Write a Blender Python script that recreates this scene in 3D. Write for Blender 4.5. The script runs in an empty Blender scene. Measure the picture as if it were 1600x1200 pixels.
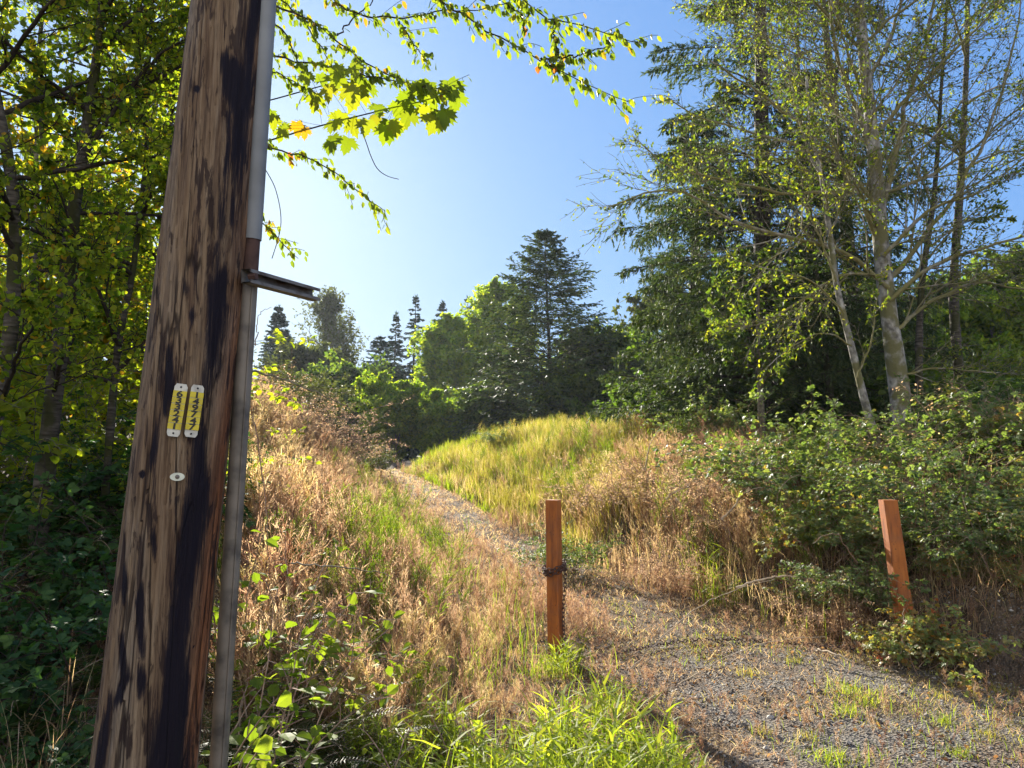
import bpy, math, random
import numpy as np
from mathutils import Vector

# ------------------------------------------------------------------ camera, sky, sun
R = math.radians
S = bpy.context.scene
C = S.collection
EYE = 1.6; PITCH = R(6.0); FPX = 1186.0          # focal length in pixels of the 1600 px wide photograph

cd = bpy.data.cameras.new('camera'); cam = bpy.data.objects.new('camera', cd); C.objects.link(cam)
cd.sensor_width = 36; cd.lens = 36 * FPX / 1600; cd.clip_start = 0.05; cd.clip_end = 2000
cam.location = (0, 0, EYE); cam.rotation_euler = (math.pi / 2 + PITCH, 0, 0)
S.camera = cam

def ray(px, py):
    a = (px - 800) / FPX; b = (600 - py) / FPX
    return np.array([a, math.cos(PITCH) - b * math.sin(PITCH), math.sin(PITCH) + b * math.cos(PITCH)])
def P(px, py, D):
    r = ray(px, py); return np.array([0, 0, EYE]) + r * (D / r[1])
def PL(pts, D):                                  # D number or list
    if not hasattr(D, '__len__'): D = [D] * len(pts)
    return np.array([P(p[0], p[1], d) for p, d in zip(pts, D)])

sd = ray(378, 235); sd = sd / np.linalg.norm(sd)  # towards the sun
SUN_EL = math.asin(sd[2]); SUN_AZ = math.atan2(sd[0], sd[1])
W = bpy.data.worlds.new("World"); S.world = W; W.use_nodes = True
nt = W.node_tree; bg = nt.nodes['Background']
sky = nt.nodes.new('ShaderNodeTexSky'); sky.sky_type = 'NISHITA'; sky.sun_disc = False
sky.sun_elevation = SUN_EL; sky.sun_rotation = SUN_AZ
sky.altitude = 100; sky.air_density = 1.0; sky.dust_density = 1.0; sky.ozone_density = 2.5
EXPO = 1.7
# the sky's brightness range is compressed channel by channel, as the phone's HDR exposure did
def wn(t): return nt.nodes.new(t)
sep = wn('ShaderNodeSeparateColor'); comb = wn('ShaderNodeCombineColor'); nt.links.new(sky.outputs[0], sep.inputs[0])
for ch, (c0, v0, p) in enumerate(((1.45, .165, .58), (2.35, .385, .44), (3.98, .86, .22))):
    a = wn('ShaderNodeMath'); a.operation = 'POWER'; nt.links.new(sep.outputs[ch], a.inputs[0]); a.inputs[1].default_value = p
    b = wn('ShaderNodeMath'); b.operation = 'MULTIPLY'; nt.links.new(a.outputs[0], b.inputs[0]); b.inputs[1].default_value = v0 / c0 ** p / .13 / 2 ** EXPO
    nt.links.new(b.outputs[0], comb.inputs[ch])
# added fill light: invented bright clouds in the unseen sky behind the camera
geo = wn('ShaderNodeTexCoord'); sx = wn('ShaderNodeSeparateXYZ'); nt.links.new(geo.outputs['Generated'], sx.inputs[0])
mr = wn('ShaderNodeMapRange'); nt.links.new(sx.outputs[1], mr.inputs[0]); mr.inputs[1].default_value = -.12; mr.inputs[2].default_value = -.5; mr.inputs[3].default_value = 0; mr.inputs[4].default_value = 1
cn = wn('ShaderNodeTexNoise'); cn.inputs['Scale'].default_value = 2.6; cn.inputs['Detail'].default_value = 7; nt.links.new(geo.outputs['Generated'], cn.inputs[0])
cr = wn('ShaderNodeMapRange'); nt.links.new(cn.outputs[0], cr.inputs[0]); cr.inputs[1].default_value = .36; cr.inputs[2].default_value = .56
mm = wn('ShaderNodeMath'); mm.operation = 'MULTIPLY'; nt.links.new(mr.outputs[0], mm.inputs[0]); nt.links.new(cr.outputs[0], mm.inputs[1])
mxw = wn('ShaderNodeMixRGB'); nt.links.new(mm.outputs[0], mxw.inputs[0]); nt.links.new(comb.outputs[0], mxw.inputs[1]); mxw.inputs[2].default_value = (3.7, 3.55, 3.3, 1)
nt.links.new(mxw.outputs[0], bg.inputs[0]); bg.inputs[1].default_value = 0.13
ld = bpy.data.lights.new('sun', 'SUN'); ld.energy = 5.0; ld.angle = R(0.55); ld.color = (1.0, 0.93, 0.80)
sun = bpy.data.objects.new('sun', ld); C.objects.link(sun)
sun.rotation_euler = Vector((-sd[0], -sd[1], -sd[2])).to_track_quat('-Z', 'Y').to_euler()
sun.location = (0, 0, 30)
S.view_settings.view_transform = 'Standard'; S.view_settings.look = 'None'
S.view_settings.exposure = EXPO; S.view_settings.gamma = 1
cy = S.cycles
cy.max_bounces = 8; cy.diffuse_bounces = 4; cy.glossy_bounces = 2; cy.transmission_bounces = 5; cy.transparent_max_bounces = 4
cy.volume_bounces = 0; cy.use_denoising = True; cy.use_adaptive_sampling = True; cy.adaptive_threshold = 0.02
cy.caustics_reflective = False; cy.caustics_refractive = False; cy.sample_clamp_indirect = 6
S.render.engine = 'CYCLES'

rng = np.random.default_rng(11)
random.seed(5)
def U(a, b, n=None): return rng.uniform(a, b, n)
def nrm(v): return v / np.maximum(np.linalg.norm(v, axis=-1, keepdims=True), 1e-9)
def sst(t): t = np.clip(t, 0, 1); return t * t * (3 - 2 * t)

# ------------------------------------------------------------------ noise in numpy
_lat = np.random.default_rng(3).random((256, 256))
def vnoise(x, y):
    xi = np.floor(x).astype(int); yi = np.floor(y).astype(int); fx = x - xi; fy = y - yi
    fx = fx * fx * (3 - 2 * fx); fy = fy * fy * (3 - 2 * fy)
    g = lambda a, b: _lat[a % 256, b % 256]
    return (g(xi, yi) * (1 - fx) + g(xi + 1, yi) * fx) * (1 - fy) + (g(xi, yi + 1) * (1 - fx) + g(xi + 1, yi + 1) * fx) * fy
def fbm(x, y, o=4):
    s = 0; a = 0.5
    for i in range(o): s = s + a * vnoise(x * 2 ** i + 17 * i, y * 2 ** i + 31 * i); a *= 0.5
    return s / (1 - 0.5 ** o)

# ------------------------------------------------------------------ terrain
TY = [-30, 0, 4.5, 6.5, 9.5, 13, 17.5, 22.5, 28, 36, 60]
TX = [2.7, 2.7, 2.55, 1.95, 0.75, -0.35, -1.6, -3.2, -5.0, -9, -20]
HW = [2.4, 2.4, 2.2, 1.5, 1.0, .9, .85, .9, 1.0, 1.0, 1.0]
def trail(x, y):
    xc = np.interp(y, TY, TX); hw = np.interp(y, TY, HW)
    return xc, hw
def H(x, y, fine=True):
    x = np.asarray(x, float); y = np.asarray(y, float)
    zb = np.interp(y, [-10, 7, 12, 18, 24, 28, 34, 60, 200, 700], [0, 0, .25, .75, 1.22, 1.38, 1.25, 1.2, 3, 20])
    xc, hw = trail(x, y)
    wob = (fbm(x * .6, y * .6, 3) - .5) * 1.0
    r = x - (xc + hw) + wob * .6; l = (xc - hw) - x + wob
    near = np.interp(y, [3.5, 5.5], [0, 1])
    fade = np.interp(y, [24, 34], [1, 0.25])
    z = zb + near * fade * (sst(r / .55) * .42 + sst(r / 3.2) * .85 + sst((r - 4) / 14) * .5)
    z = z + fade * sst(l / 4.0) * np.interp(y, [2, 4, 8, 15, 25, 34, 50], [.1, .2, 1.1, 1.9, 2.2, 2.0, 1.0]) * np.interp(y, [24, 40], [1, 1.6]) * (.72 + .6 * fbm(x * .33 + 7, y * .33 + 3, 3))
    z = z + .2 * np.exp(-((x - 2.2) / 3.2) ** 2 - ((y - 19.5) / 3.5) ** 2)
    z = z + (fbm(x * .8 + 3, y * .8 + 8, 2) - .5) * .5 * np.clip((r - .2) / 1.2, 0, 1) * fade
    if fine:
        z = z + (fbm(x * 1.7, y * 1.7, 4) - .5) * .22 * np.clip((np.abs(x - xc) - hw * .6) / 1, .25, 1)
    return z

# ------------------------------------------------------------------ mesh building
class MB:
    def __init__(s): s.V = []; s.L = []; s.N = []; s.M = []; s.T = []; s.n = 0
    def add(s, v, f, mat=0, tint=0.5):
        v = np.asarray(v, float).reshape(-1, 3); f = np.asarray(f, int)
        if len(f) == 0: return
        s.V.append(v); s.L.append((f + s.n).ravel()); s.N.append(np.full(len(f), f.shape[1], int))
        s.M.append(np.full(len(f), mat, int)); s.T.append(np.broadcast_to(np.asarray(tint, float), (len(f),)).copy()); s.n += len(v)
    def build(s, name, mats, parent=None, smooth=False, loc=None):
        me = bpy.data.meshes.new(name)
        if s.n:
            v = np.concatenate(s.V); L = np.concatenate(s.L); N = np.concatenate(s.N); M = np.concatenate(s.M); T = np.concatenate(s.T)
            if loc is not None: v = v - np.asarray(loc, float)
            me.vertices.add(len(v)); me.vertices.foreach_set('co', v.astype('f').ravel())
            me.loops.add(len(L)); me.loops.foreach_set('vertex_index', L.astype('i'))
            st = np.concatenate([[0], np.cumsum(N)[:-1]])
            me.polygons.add(len(N)); me.polygons.foreach_set('loop_start', st.astype('i')); me.polygons.foreach_set('loop_total', N.astype('i'))
            me.polygons.foreach_set('material_index', M.astype('i'))
            me.polygons.foreach_set('use_smooth', np.full(len(N), smooth))
            me.update(calc_edges=True)
            at = me.attributes.new('tint', 'FLOAT', 'FACE'); at.data.foreach_set('value', T.astype('f'))
        for m in (mats if isinstance(mats, (list, tuple)) else [mats]): me.materials.append(m)
        o = bpy.data.objects.new(name, me); C.objects.link(o)
        if parent is not None: o.parent = parent
        return o
def tag(o, label=None, cat=None, group=None, kind=None):
    if label: o['label'] = label
    if cat: o['category'] = cat
    if group: o['group'] = group
    if kind: o['kind'] = kind
    return o
def thing(name, loc, label, cat, group=None):
    o = bpy.data.objects.new(name, None); C.objects.link(o); o.location = loc; o.empty_display_size = .2
    return tag(o, label, cat, group)
def dup(root, loc, rz, sc, label, group=None):
    r = root.copy(); C.objects.link(r); r.location = loc; r.rotation_euler = (0, 0, rz); r.scale = (sc, sc, sc)
    r['label'] = label
    if group: r['group'] = group
    for ch in root.children:
        c = ch.copy(); C.objects.link(c); c.parent = r
    return r

def tubes(mb, pts, rad, sides=5, mat=0, tint=.5, cap=False):
    """pts (n,k,3), rad (n,k)"""
    pts = np.asarray(pts, float); rad = np.asarray(rad, float)
    if pts.ndim == 2: pts = pts[None]; rad = rad[None]
    n, k, _ = pts.shape
    if n == 0: return
    T = np.gradient(pts, axis=1); T = nrm(T)
    mT = nrm(T.mean(1)); ref = np.where(np.abs(mT[:, 2:3]) > .8, [[1., 0, 0]], [[0, 0, 1.]])[:, None, :]
    A = nrm(np.cross(T, np.broadcast_to(ref, T.shape))); B = np.cross(T, A)
    an = np.arange(sides) * 2 * math.pi / sides
    ring = A[:, :, None, :] * np.cos(an)[None, None, :, None] + B[:, :, None, :] * np.sin(an)[None, None, :, None]
    v = pts[:, :, None, :] + ring * rad[:, :, None, None]
    idx = np.arange(n * k * sides).reshape(n, k, sides); nx = np.roll(idx, -1, axis=2)
    f = np.stack([idx[:, :-1], nx[:, :-1], nx[:, 1:], idx[:, 1:]], -1).reshape(-1, 4)
    t = tint if np.ndim(tint) == 0 else np.repeat(tint, (k - 1) * sides)
    mb.add(v.reshape(-1, 3), f, mat, t)
    if cap and n == 1: mb.add(v[0, -1], np.arange(sides)[None], mat, tint if np.ndim(tint) == 0 else tint[0])

def place(mb, tv, tf, pos, d, nm, sc, mat=0, tint=.5, scx=None):
    n = len(pos)
    if n == 0: return
    Y = nrm(d); Z = nrm(nm - (nm * Y).sum(-1, keepdims=True) * Y); X = np.cross(Y, Z)
    sc = np.broadcast_to(np.asarray(sc, float), (n,))[:, None, None]
    sx = sc if scx is None else np.broadcast_to(np.asarray(scx, float), (n,))[:, None, None]
    v = pos[:, None, :] + sx * tv[None, :, 0:1] * X[:, None] + sc * (tv[None, :, 1:2] * Y[:, None] + tv[None, :, 2:3] * Z[:, None])
    m = len(tv)
    off = (np.arange(n) * m)[:, None, None]
    # templates may hold faces of several sizes
    first = True
    base = mb.n
    for k in (3, 4):
        ff = np.array([q for q in tf if len(q) == k], int)
        if len(ff) == 0: continue
        f = (ff[None] + off).reshape(-1, k); t = tint if np.ndim(tint) == 0 else np.repeat(tint, len(ff))
        if first: mb.add(v.reshape(-1, 3), f, mat, t); first = False
        else:
            mb.L.append((f + base).ravel()); mb.N.append(np.full(len(f), k, int)); mb.M.append(np.full(len(f), mat, int))
            mb.T.append(np.broadcast_to(np.asarray(t, float), (len(f),)).copy())

def curve(st, d, L, k=6, wob=.12, grav=0., up=None):
    n = len(st); L = np.broadcast_to(np.asarray(L, float), (n,)); p = st.copy(); d = nrm(d); out = [p.copy()]
    g = np.zeros((n, 3)); g[:, 2] = grav
    for i in range(k - 1):
        p = p + d * (L / (k - 1))[:, None]; out.append(p.copy())
        d = nrm(d + rng.normal(0, wob, (n, 3)) + g)
    return np.stack(out, 1)
def sample(pl, t):
    """pl (n,k,3), t (n,) in 0..1 -> point and tangent"""
    n, k, _ = pl.shape; f = np.clip(t, 0, .9999) * (k - 1); i = f.astype(int); fr = (f - i)[:, None]; j = np.arange(n)
    a = pl[j, i]; b = pl[j, i + 1]; return a + (b - a) * fr, nrm(b - a)
def rep(pl, m): return np.repeat(pl, m, axis=0)
def spawn(pl, m, t0, t1, ang, L, k=5, wob=.12, grav=0., flat=0.):
    """m children per parent polyline; ang = spread (tan), L (n*m) or scalar"""
    pp = rep(pl, m); n = len(pp)
    t = t0 + (t1 - t0) * (np.tile(np.arange(m), len(pl)) + U(0, 1, n)) / m
    p, tg = sample(pp, t)
    r = rng.normal(0, 1, (n, 3)); r[:, 2] *= (1 - flat); r = nrm(r - (r * tg).sum(-1, keepdims=True) * tg)
    if callable(L): L = L(t)
    return curve(p, tg + r * ang, L, k, wob, grav), t
def smoothline(pts, k):
    pts = np.asarray(pts, float); s = np.concatenate([[0], np.cumsum(np.linalg.norm(np.diff(pts, axis=0), axis=1))]); s /= s[-1]
    t = np.linspace(0, 1, k)
    # catmull-rom through the points
    out = []
    for q in t:
        i = min(np.searchsorted(s, q, 'right') - 1, len(pts) - 2); u = (q - s[i]) / (s[i + 1] - s[i])
        p0 = pts[max(i - 1, 0)]; p1 = pts[i]; p2 = pts[i + 1]; p3 = pts[min(i + 2, len(pts) - 1)]
        out.append(.5 * ((2 * p1) + (-p0 + p2) * u + (2 * p0 - 5 * p1 + 4 * p2 - p3) * u * u + (-p0 + 3 * p1 - 3 * p2 + p3) * u ** 3))
    return np.array(out)

# leaf shapes: y along the leaf, x across, z the normal
LEAF = (np.array([[0, 0, 0], [-.24, .3, .05], [-.2, .68, .03], [0, 1, -.1], [.2, .68, .03], [.24, .3, .05], [0, .5, -.03]]), [[0, 6, 2, 1], [6, 3, 2], [0, 5, 4, 6], [6, 4, 3]])
BROAD = (np.array([[0, 0, 0], [-.38, .28, .06], [-.34, .65, .04], [0, 1, -.12], [.34, .65, .04], [.38, .28, .06], [0, .5, -.04]]), [[0, 6, 2, 1], [6, 3, 2], [0, 5, 4, 6], [6, 4, 3]])
DIAM = (np.array([[0, 0, 0], [-.32, .45, .08], [0, 1, -.05], [.32, .45, .08]]), [[0, 3, 2, 1]])
NEED = (np.array([[0, 0, 0], [-.1, .4, .0], [0, 1, -.05], [.1, .4, .0]]), [[0, 3, 2, 1]])
BLADE = (np.array([[-.5, 0, 0], [.5, 0, 0], [-.42, .45, .02], [.42, .45, .02], [-.2, .8, -.05], [.2, .8, -.05], [0, 1, -.14]]), [[0, 1, 3, 2], [2, 3, 5, 4], [4, 5, 6]])
def trifol():
    vs = []; fs = []; n = 0
    for a, s, oy in ((0, 1, .45), (62, .82, .35), (-62, .82, .35)):
        ca, sa = math.cos(R(a)), math.sin(R(a)); v = BROAD[0] * s
        w = np.stack([v[:, 0] * ca + v[:, 1] * sa, -v[:, 0] * sa + v[:, 1] * ca + oy, v[:, 2] - .05 * (a != 0)], 1) * .62
        vs.append(w); fs += [[i + n for i in f] for f in BROAD[1]]; n += len(v)
    return np.concatenate(vs), fs
TRI = trifol()
def maple():
    out = []
    # half outline of a big-leaf maple leaf: x across, y along
    h = [(0, 0), (.10, -.06), (.30, -.10), (.26, .02), (.40, .06), (.34, .14), (.58, .22), (.46, .28), (.62, .46), (.44, .42), (.50, .60), (.34, .50), (.22, .44), (.26, .62), (.20, .66), (.22, .80), (.12, .78), (0, 1.0)]
    pts = [(x, y) for x, y in h] + [(-x, y) for x, y in h[-2:0:-1]]
    v = [[x, y, .10 * abs(x) - .12 * y * y - .15 * x * x] for x, y in pts]; v.append([0, .22, 0]); c = len(v) - 1
    return np.array(v), [[c, (i + 1) % len(pts), i] for i in range(len(pts))]
MAPLE = maple()

# ------------------------------------------------------------------ materials
def ramp(nt, cols, pos=None):
    r = nt.nodes.new('ShaderNodeValToRGB'); e = r.color_ramp.elements
    pos = pos or [i / (len(cols) - 1) for i in range(len(cols))]
    while len(e) < len(cols): e.new(.5)
    for i, (c, p) in enumerate(zip(cols, pos)): e[i].position = p; e[i].color = (*c, 1)
    return r
def newmat(name):
    m = bpy.data.materials.new(name); m.use_nodes = True; nt = m.node_tree
    return m, nt, nt.nodes['Principled BSDF'], nt.nodes['Material Output']
def leafmat(name, cols, trans=.45, tcol=(1.0, 1.0, .45), tgain=1.3, rough=.55, spec=.3, noise=True):
    m, nt, b, out = newmat(name); N = nt.nodes.new; K = nt.links.new
    a = N('ShaderNodeAttribute'); a.attribute_name = 'tint'
    r = ramp(nt, cols); K(a.outputs['Fac'], r.inputs[0])
    K(r.outputs[0], b.inputs['Base Color']); b.inputs['Roughness'].default_value = rough; b.inputs['Specular IOR Level'].default_value = spec
    tr = N('ShaderNodeBsdfTranslucent'); mx = N('ShaderNodeMixRGB'); mx.blend_type = 'MULTIPLY'; mx.inputs[0].default_value = 1
    K(r.outputs[0], mx.inputs[1]); mx.inputs[2].default_value = (tcol[0] * tgain, tcol[1] * tgain, tcol[2] * tgain, 1)
    K(mx.outputs[0], tr.inputs[0])
    ms = N('ShaderNodeMixShader'); ms.inputs[0].default_value = trans
    K(b.outputs[0], ms.inputs[1]); K(tr.outputs[0], ms.inputs[2]); K(ms.outputs[0], out.inputs[0])
    return m
def barkmat(name, c1, c2, scale=(14, 14, 3), c3=None, amount=.35, bump=.5, moss=None):
    m, nt, b, out = newmat(name); N = nt.nodes.new; K = nt.links.new
    tc = N('ShaderNodeTexCoord'); mp = N('ShaderNodeMapping'); mp.inputs['Scale'].default_value = scale
    K(tc.outputs['Object'], mp.inputs[0]); n = N('ShaderNodeTexNoise'); n.inputs['Scale'].default_value = 1; n.inputs['Detail'].default_value = 6
    K(mp.outputs[0], n.inputs[0]); r = ramp(nt, [c1, c2], [.35, .65]); K(n.outputs[0], r.inputs[0]); col = r.outputs[0]
    if c3:
        n2 = N('ShaderNodeTexNoise'); n2.inputs['Scale'].default_value = 3.1; n2.inputs['Detail'].default_value = 5; K(tc.outputs['Object'], n2.inputs[0])
        r2 = ramp(nt, [(0, 0, 0), (1, 1, 1)], [.62 - amount * .4, .70 - amount * .4]); K(n2.outputs[0], r2.inputs[0])
        mx = N('ShaderNodeMixRGB'); K(r2.outputs[0], mx.inputs[0]); K(col, mx.inputs[1]); mx.inputs[2].default_value = (*c3, 1); col = mx.outputs[0]
    K(col, b.inputs['Base Color']); b.inputs['Roughness'].default_value = .85; b.inputs['Specular IOR Level'].default_value = .2
    bu = N('ShaderNodeBump'); bu.inputs['Strength'].default_value = bump; bu.inputs['Distance'].default_value = .02
    K(n.outputs[0], bu.inputs['Height']); K(bu.outputs[0], b.inputs['Normal'])
    return m

M = {}
M['cherry_leaf'] = leafmat('cherry_leaf', [(.07, .10, .015), (.12, .17, .02), (.19, .22, .025), (.34, .10, .03)], .58, (1, 1, .3), 1.9)
M['maple_leaf'] = leafmat('maple_leaf', [(.10, .15, .015), (.15, .19, .018), (.20, .21, .02), (.32, .16, .02)], .58, (1, 1, .25), 1.7)
M['thicket_leaf'] = leafmat('thicket_leaf', [(.05, .09, .014), (.12, .165, .02), (.18, .22, .022), (.24, .25, .025), (.34, .19, .02)], .62, (1, 1, .28), 2.5)
M['alder_leaf'] = leafmat('alder_leaf', [(.04, .07, .014), (.085, .125, .018), (.14, .175, .02), (.23, .225, .03)], .55, (1, 1, .32), 2.1)
M['fir_needle'] = leafmat('fir_needle', [(.022, .045, .018), (.045, .078, .024), (.08, .11, .03), (.14, .15, .045)], .3, (1, 1, .5), 1.7, .55)
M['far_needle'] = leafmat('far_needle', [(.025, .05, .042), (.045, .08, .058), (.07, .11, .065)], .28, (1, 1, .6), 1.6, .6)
M['bright_leaf'] = leafmat('bright_leaf', [(.07, .12, .018), (.12, .18, .022), (.18, .235, .028), (.24, .26, .035)], .55, (1, 1, .3), 2.6)
M['mid_leaf'] = leafmat('mid_leaf', [(.035, .065, .018), (.065, .11, .022), (.10, .14, .028), (.16, .19, .04)], .5, (1, 1, .38), 2.3)
M['olive_leaf'] = leafmat('olive_leaf', [(.05, .065, .025), (.085, .10, .035), (.12, .13, .04)], .42, (1, 1, .45), 1.6)
M['bramble_leaf'] = leafmat('bramble_leaf', [(.06, .10, .035), (.10, .155, .05), (.15, .20, .07), (.21, .24, .09), (.30, .20, .05), (.34, .09, .04)], .46, (1, 1, .38), 2.0, .5, .45)
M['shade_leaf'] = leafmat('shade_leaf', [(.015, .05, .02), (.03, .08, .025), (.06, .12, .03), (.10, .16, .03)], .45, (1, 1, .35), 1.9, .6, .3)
M['fern'] = leafmat('fern', [(.03, .05, .014), (.05, .075, .018), (.09, .10, .025), (.20, .13, .05)], .45, (1, 1, .35), 1.9, .52, .3)
M['dead_fern'] = leafmat('dead_fern', [(.10, .05, .03), (.16, .09, .05), (.22, .13, .08)], .3, (1, .9, .6), 1.3)
M['dry'] = leafmat('dry', [(.13, .07, .045), (.27, .17, .11), (.38, .27, .17), (.46, .35, .20), (.46, .40, .22)], .6, (1, .95, .72), 1.95, .6, .2)
M['pink_dry'] = leafmat('pink_dry', [(.13, .06, .04), (.27, .155, .105), (.38, .26, .18), (.47, .37, .25)], .6, (1, .97, .80), 1.85, .6, .2)
M['gold'] = leafmat('gold', [(.20, .17, .03), (.30, .27, .05), (.38, .34, .08), (.44, .36, .14)], .5, (1, 1, .5), 1.5, .5, .3)
M['grass'] = leafmat('grass', [(.06, .10, .015), (.12, .18, .02), (.19, .25, .03), (.28, .30, .05)], .55, (1, 1, .35), 1.8, .6, .2)
M['litter'] = leafmat('litter', [(.05, .03, .02), (.12, .065, .035), (.22, .12, .06), (.32, .20, .10), (.30, .16, .07)], .45, (1, .9, .6), 1.5, .6, .2)
M['twig'] = barkmat('twig', (.10, .085, .06), (.22, .19, .14), (30, 30, 30), bump=.2)
M['dark_twig'] = barkmat('dark_twig', (.025, .02, .017), (.06, .045, .035), (30, 30, 30), bump=.2)
M['cane'] = barkmat('cane', (.20, .12, .085), (.38, .27, .19), (20, 20, 20), bump=.1)
M['pale_cane'] = barkmat('pale_cane', (.34, .25, .16), (.50, .40, .28), (20, 20, 20), bump=.1)
M['alder_bark'] = barkmat('alder_bark', (.11, .10, .09), (.38, .36, .32), (14, 14, 11), (.14, .13, .06), .38, .9)
M['mossy_bark'] = barkmat('mossy_bark', (.14, .125, .10), (.36, .33, .27), (18, 18, 9), (.19, .17, .07), .55, .8)
M['fir_bark'] = barkmat('fir_bark', (.035, .028, .022), (.09, .07, .055), (12, 12, 4), None, 0, .8)
M['thicket_bark'] = barkmat('thicket_bark', (.03, .025, .02), (.13, .11, .09), (7, 7, 40), (.05, .05, .02), .35, .9)

def weathered(name, base, spots, metallic=0, rough=.6, sc=8, bump=.1, detail=8):
    m, nt, b, out = newmat(name); N = nt.nodes.new; K = nt.links.new
    tc = N('ShaderNodeTexCoord'); n = N('ShaderNodeTexNoise'); n.inputs['Scale'].default_value = sc; n.inputs['Detail'].default_value = detail
    K(tc.outputs['Object'], n.inputs[0]); r = ramp(nt, [spots, base, tuple(min(1, c * 1.25) for c in base)], [.3, .5, .75]); K(n.outputs[0], r.inputs[0])
    K(r.outputs[0], b.inputs['Base Color']); b.inputs['Metallic'].default_value = metallic; b.inputs['Roughness'].default_value = rough
    bu = N('ShaderNodeBump'); bu.inputs['Strength'].default_value = bump; bu.inputs['Distance'].default_value = .004; K(n.outputs[0], bu.inputs['Height']); K(bu.outputs[0], b.inputs['Normal'])
    return m
M['galv'] = weathered('galvanised_steel', (.20, .175, .145), (.09, .08, .07), .15, .55, 12)
M['plastic'] = weathered('pale_plastic', (.19, .20, .205), (.14, .145, .145), 0, .5, 6)
M['rust'] = weathered('rusty_steel', (.085, .045, .035), (.045, .025, .02), .2, .8, 25, .4)
M['tagmetal'] = weathered('tag_metal', (.55, .54, .48), (.35, .33, .28), .3, .5, 30)
M['yellow'] = weathered('yellow_plate', (.62, .50, .03), (.45, .34, .02), 0, .5, 20)
M['ink'] = weathered('black_ink', (.015, .014, .012), (.01, .01, .01), 0, .5, 20)
M['enamel'] = weathered('white_enamel', (.62, .64, .52), (.45, .45, .35), 0, .4, 30)
M['steel_dark'] = weathered('bracket_steel', (.22, .20, .18), (.10, .07, .05), .4, .6, 16, .3)

def postmat():
    m, nt, b, out = newmat('orange_paint'); N = nt.nodes.new; K = nt.links.new
    tc = N('ShaderNodeTexCoord'); mp = N('ShaderNodeMapping'); mp.inputs['Scale'].default_value = (30, 30, 4); K(tc.outputs['Object'], mp.inputs[0])
    n = N('ShaderNodeTexNoise'); n.inputs['Scale'].default_value = 1; n.inputs['Detail'].default_value = 8; K(mp.outputs[0], n.inputs[0])
    r = ramp(nt, [(.15, .042, .010), (.34, .095, .013), (.46, .15, .022)], [.28, .48, .8]); K(n.outputs[0], r.inputs[0])
    n2 = N('ShaderNodeTexNoise'); n2.inputs['Scale'].default_value = 60; n2.inputs['Detail'].default_value = 3; K(tc.outputs['Object'], n2.inputs[0])
    r2 = ramp(nt, [(1, 1, 1), (0, 0, 0)], [.28, .34]); K(n2.outputs[0], r2.inputs[0])
    mx = N('ShaderNodeMixRGB'); K(r2.outputs[0], mx.inputs[0]); K(r.outputs[0], mx.inputs[1]); mx.inputs[2].default_value = (.05, .02, .012, 1)
    n3 = N('ShaderNodeTexNoise'); n3.inputs['Scale'].default_value = 5; n3.inputs['Detail'].default_value = 7; K(tc.outputs['Object'], n3.inputs[0])
    sz = N('ShaderNodeSeparateXYZ'); K(tc.outputs['Object'], sz.inputs[0]); dm = N('ShaderNodeMath'); dm.operation = 'MULTIPLY_ADD'; K(sz.outputs[2], dm.inputs[0]); dm.inputs[1].default_value = -1.3; K(n3.outputs[0], dm.inputs[2])
    r3 = ramp(nt, [(0, 0, 0), (.75, .75, .75)], [-0.0 + .02, .42]); K(dm.outputs[0], r3.inputs[0])
    r4 = ramp(nt, [(0, 0, 0), (.55, .55, .55)], [.52, .66]); K(n3.outputs[0], r4.inputs[0]); m4 = N('ShaderNodeMixRGB'); K(r4.outputs[0], m4.inputs[0]); K(mx.outputs[0], m4.inputs[1]); m4.inputs[2].default_value = (.20, .075, .03, 1)
    m3 = N('ShaderNodeMixRGB'); K(r3.outputs[0], m3.inputs[0]); K(m4.outputs[0], m3.inputs[1]); m3.inputs[2].default_value = (.09, .05, .03, 1)
    K(m3.outputs[0], b.inputs['Base Color']); b.inputs['Roughness'].default_value = .75
    bu = N('ShaderNodeBump'); bu.inputs['Strength'].default_value = .4; bu.inputs['Distance'].default_value = .004; K(n.outputs[0], bu.inputs['Height']); K(bu.outputs[0], b.inputs['Normal'])
    return m
M['post'] = postmat()

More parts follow.
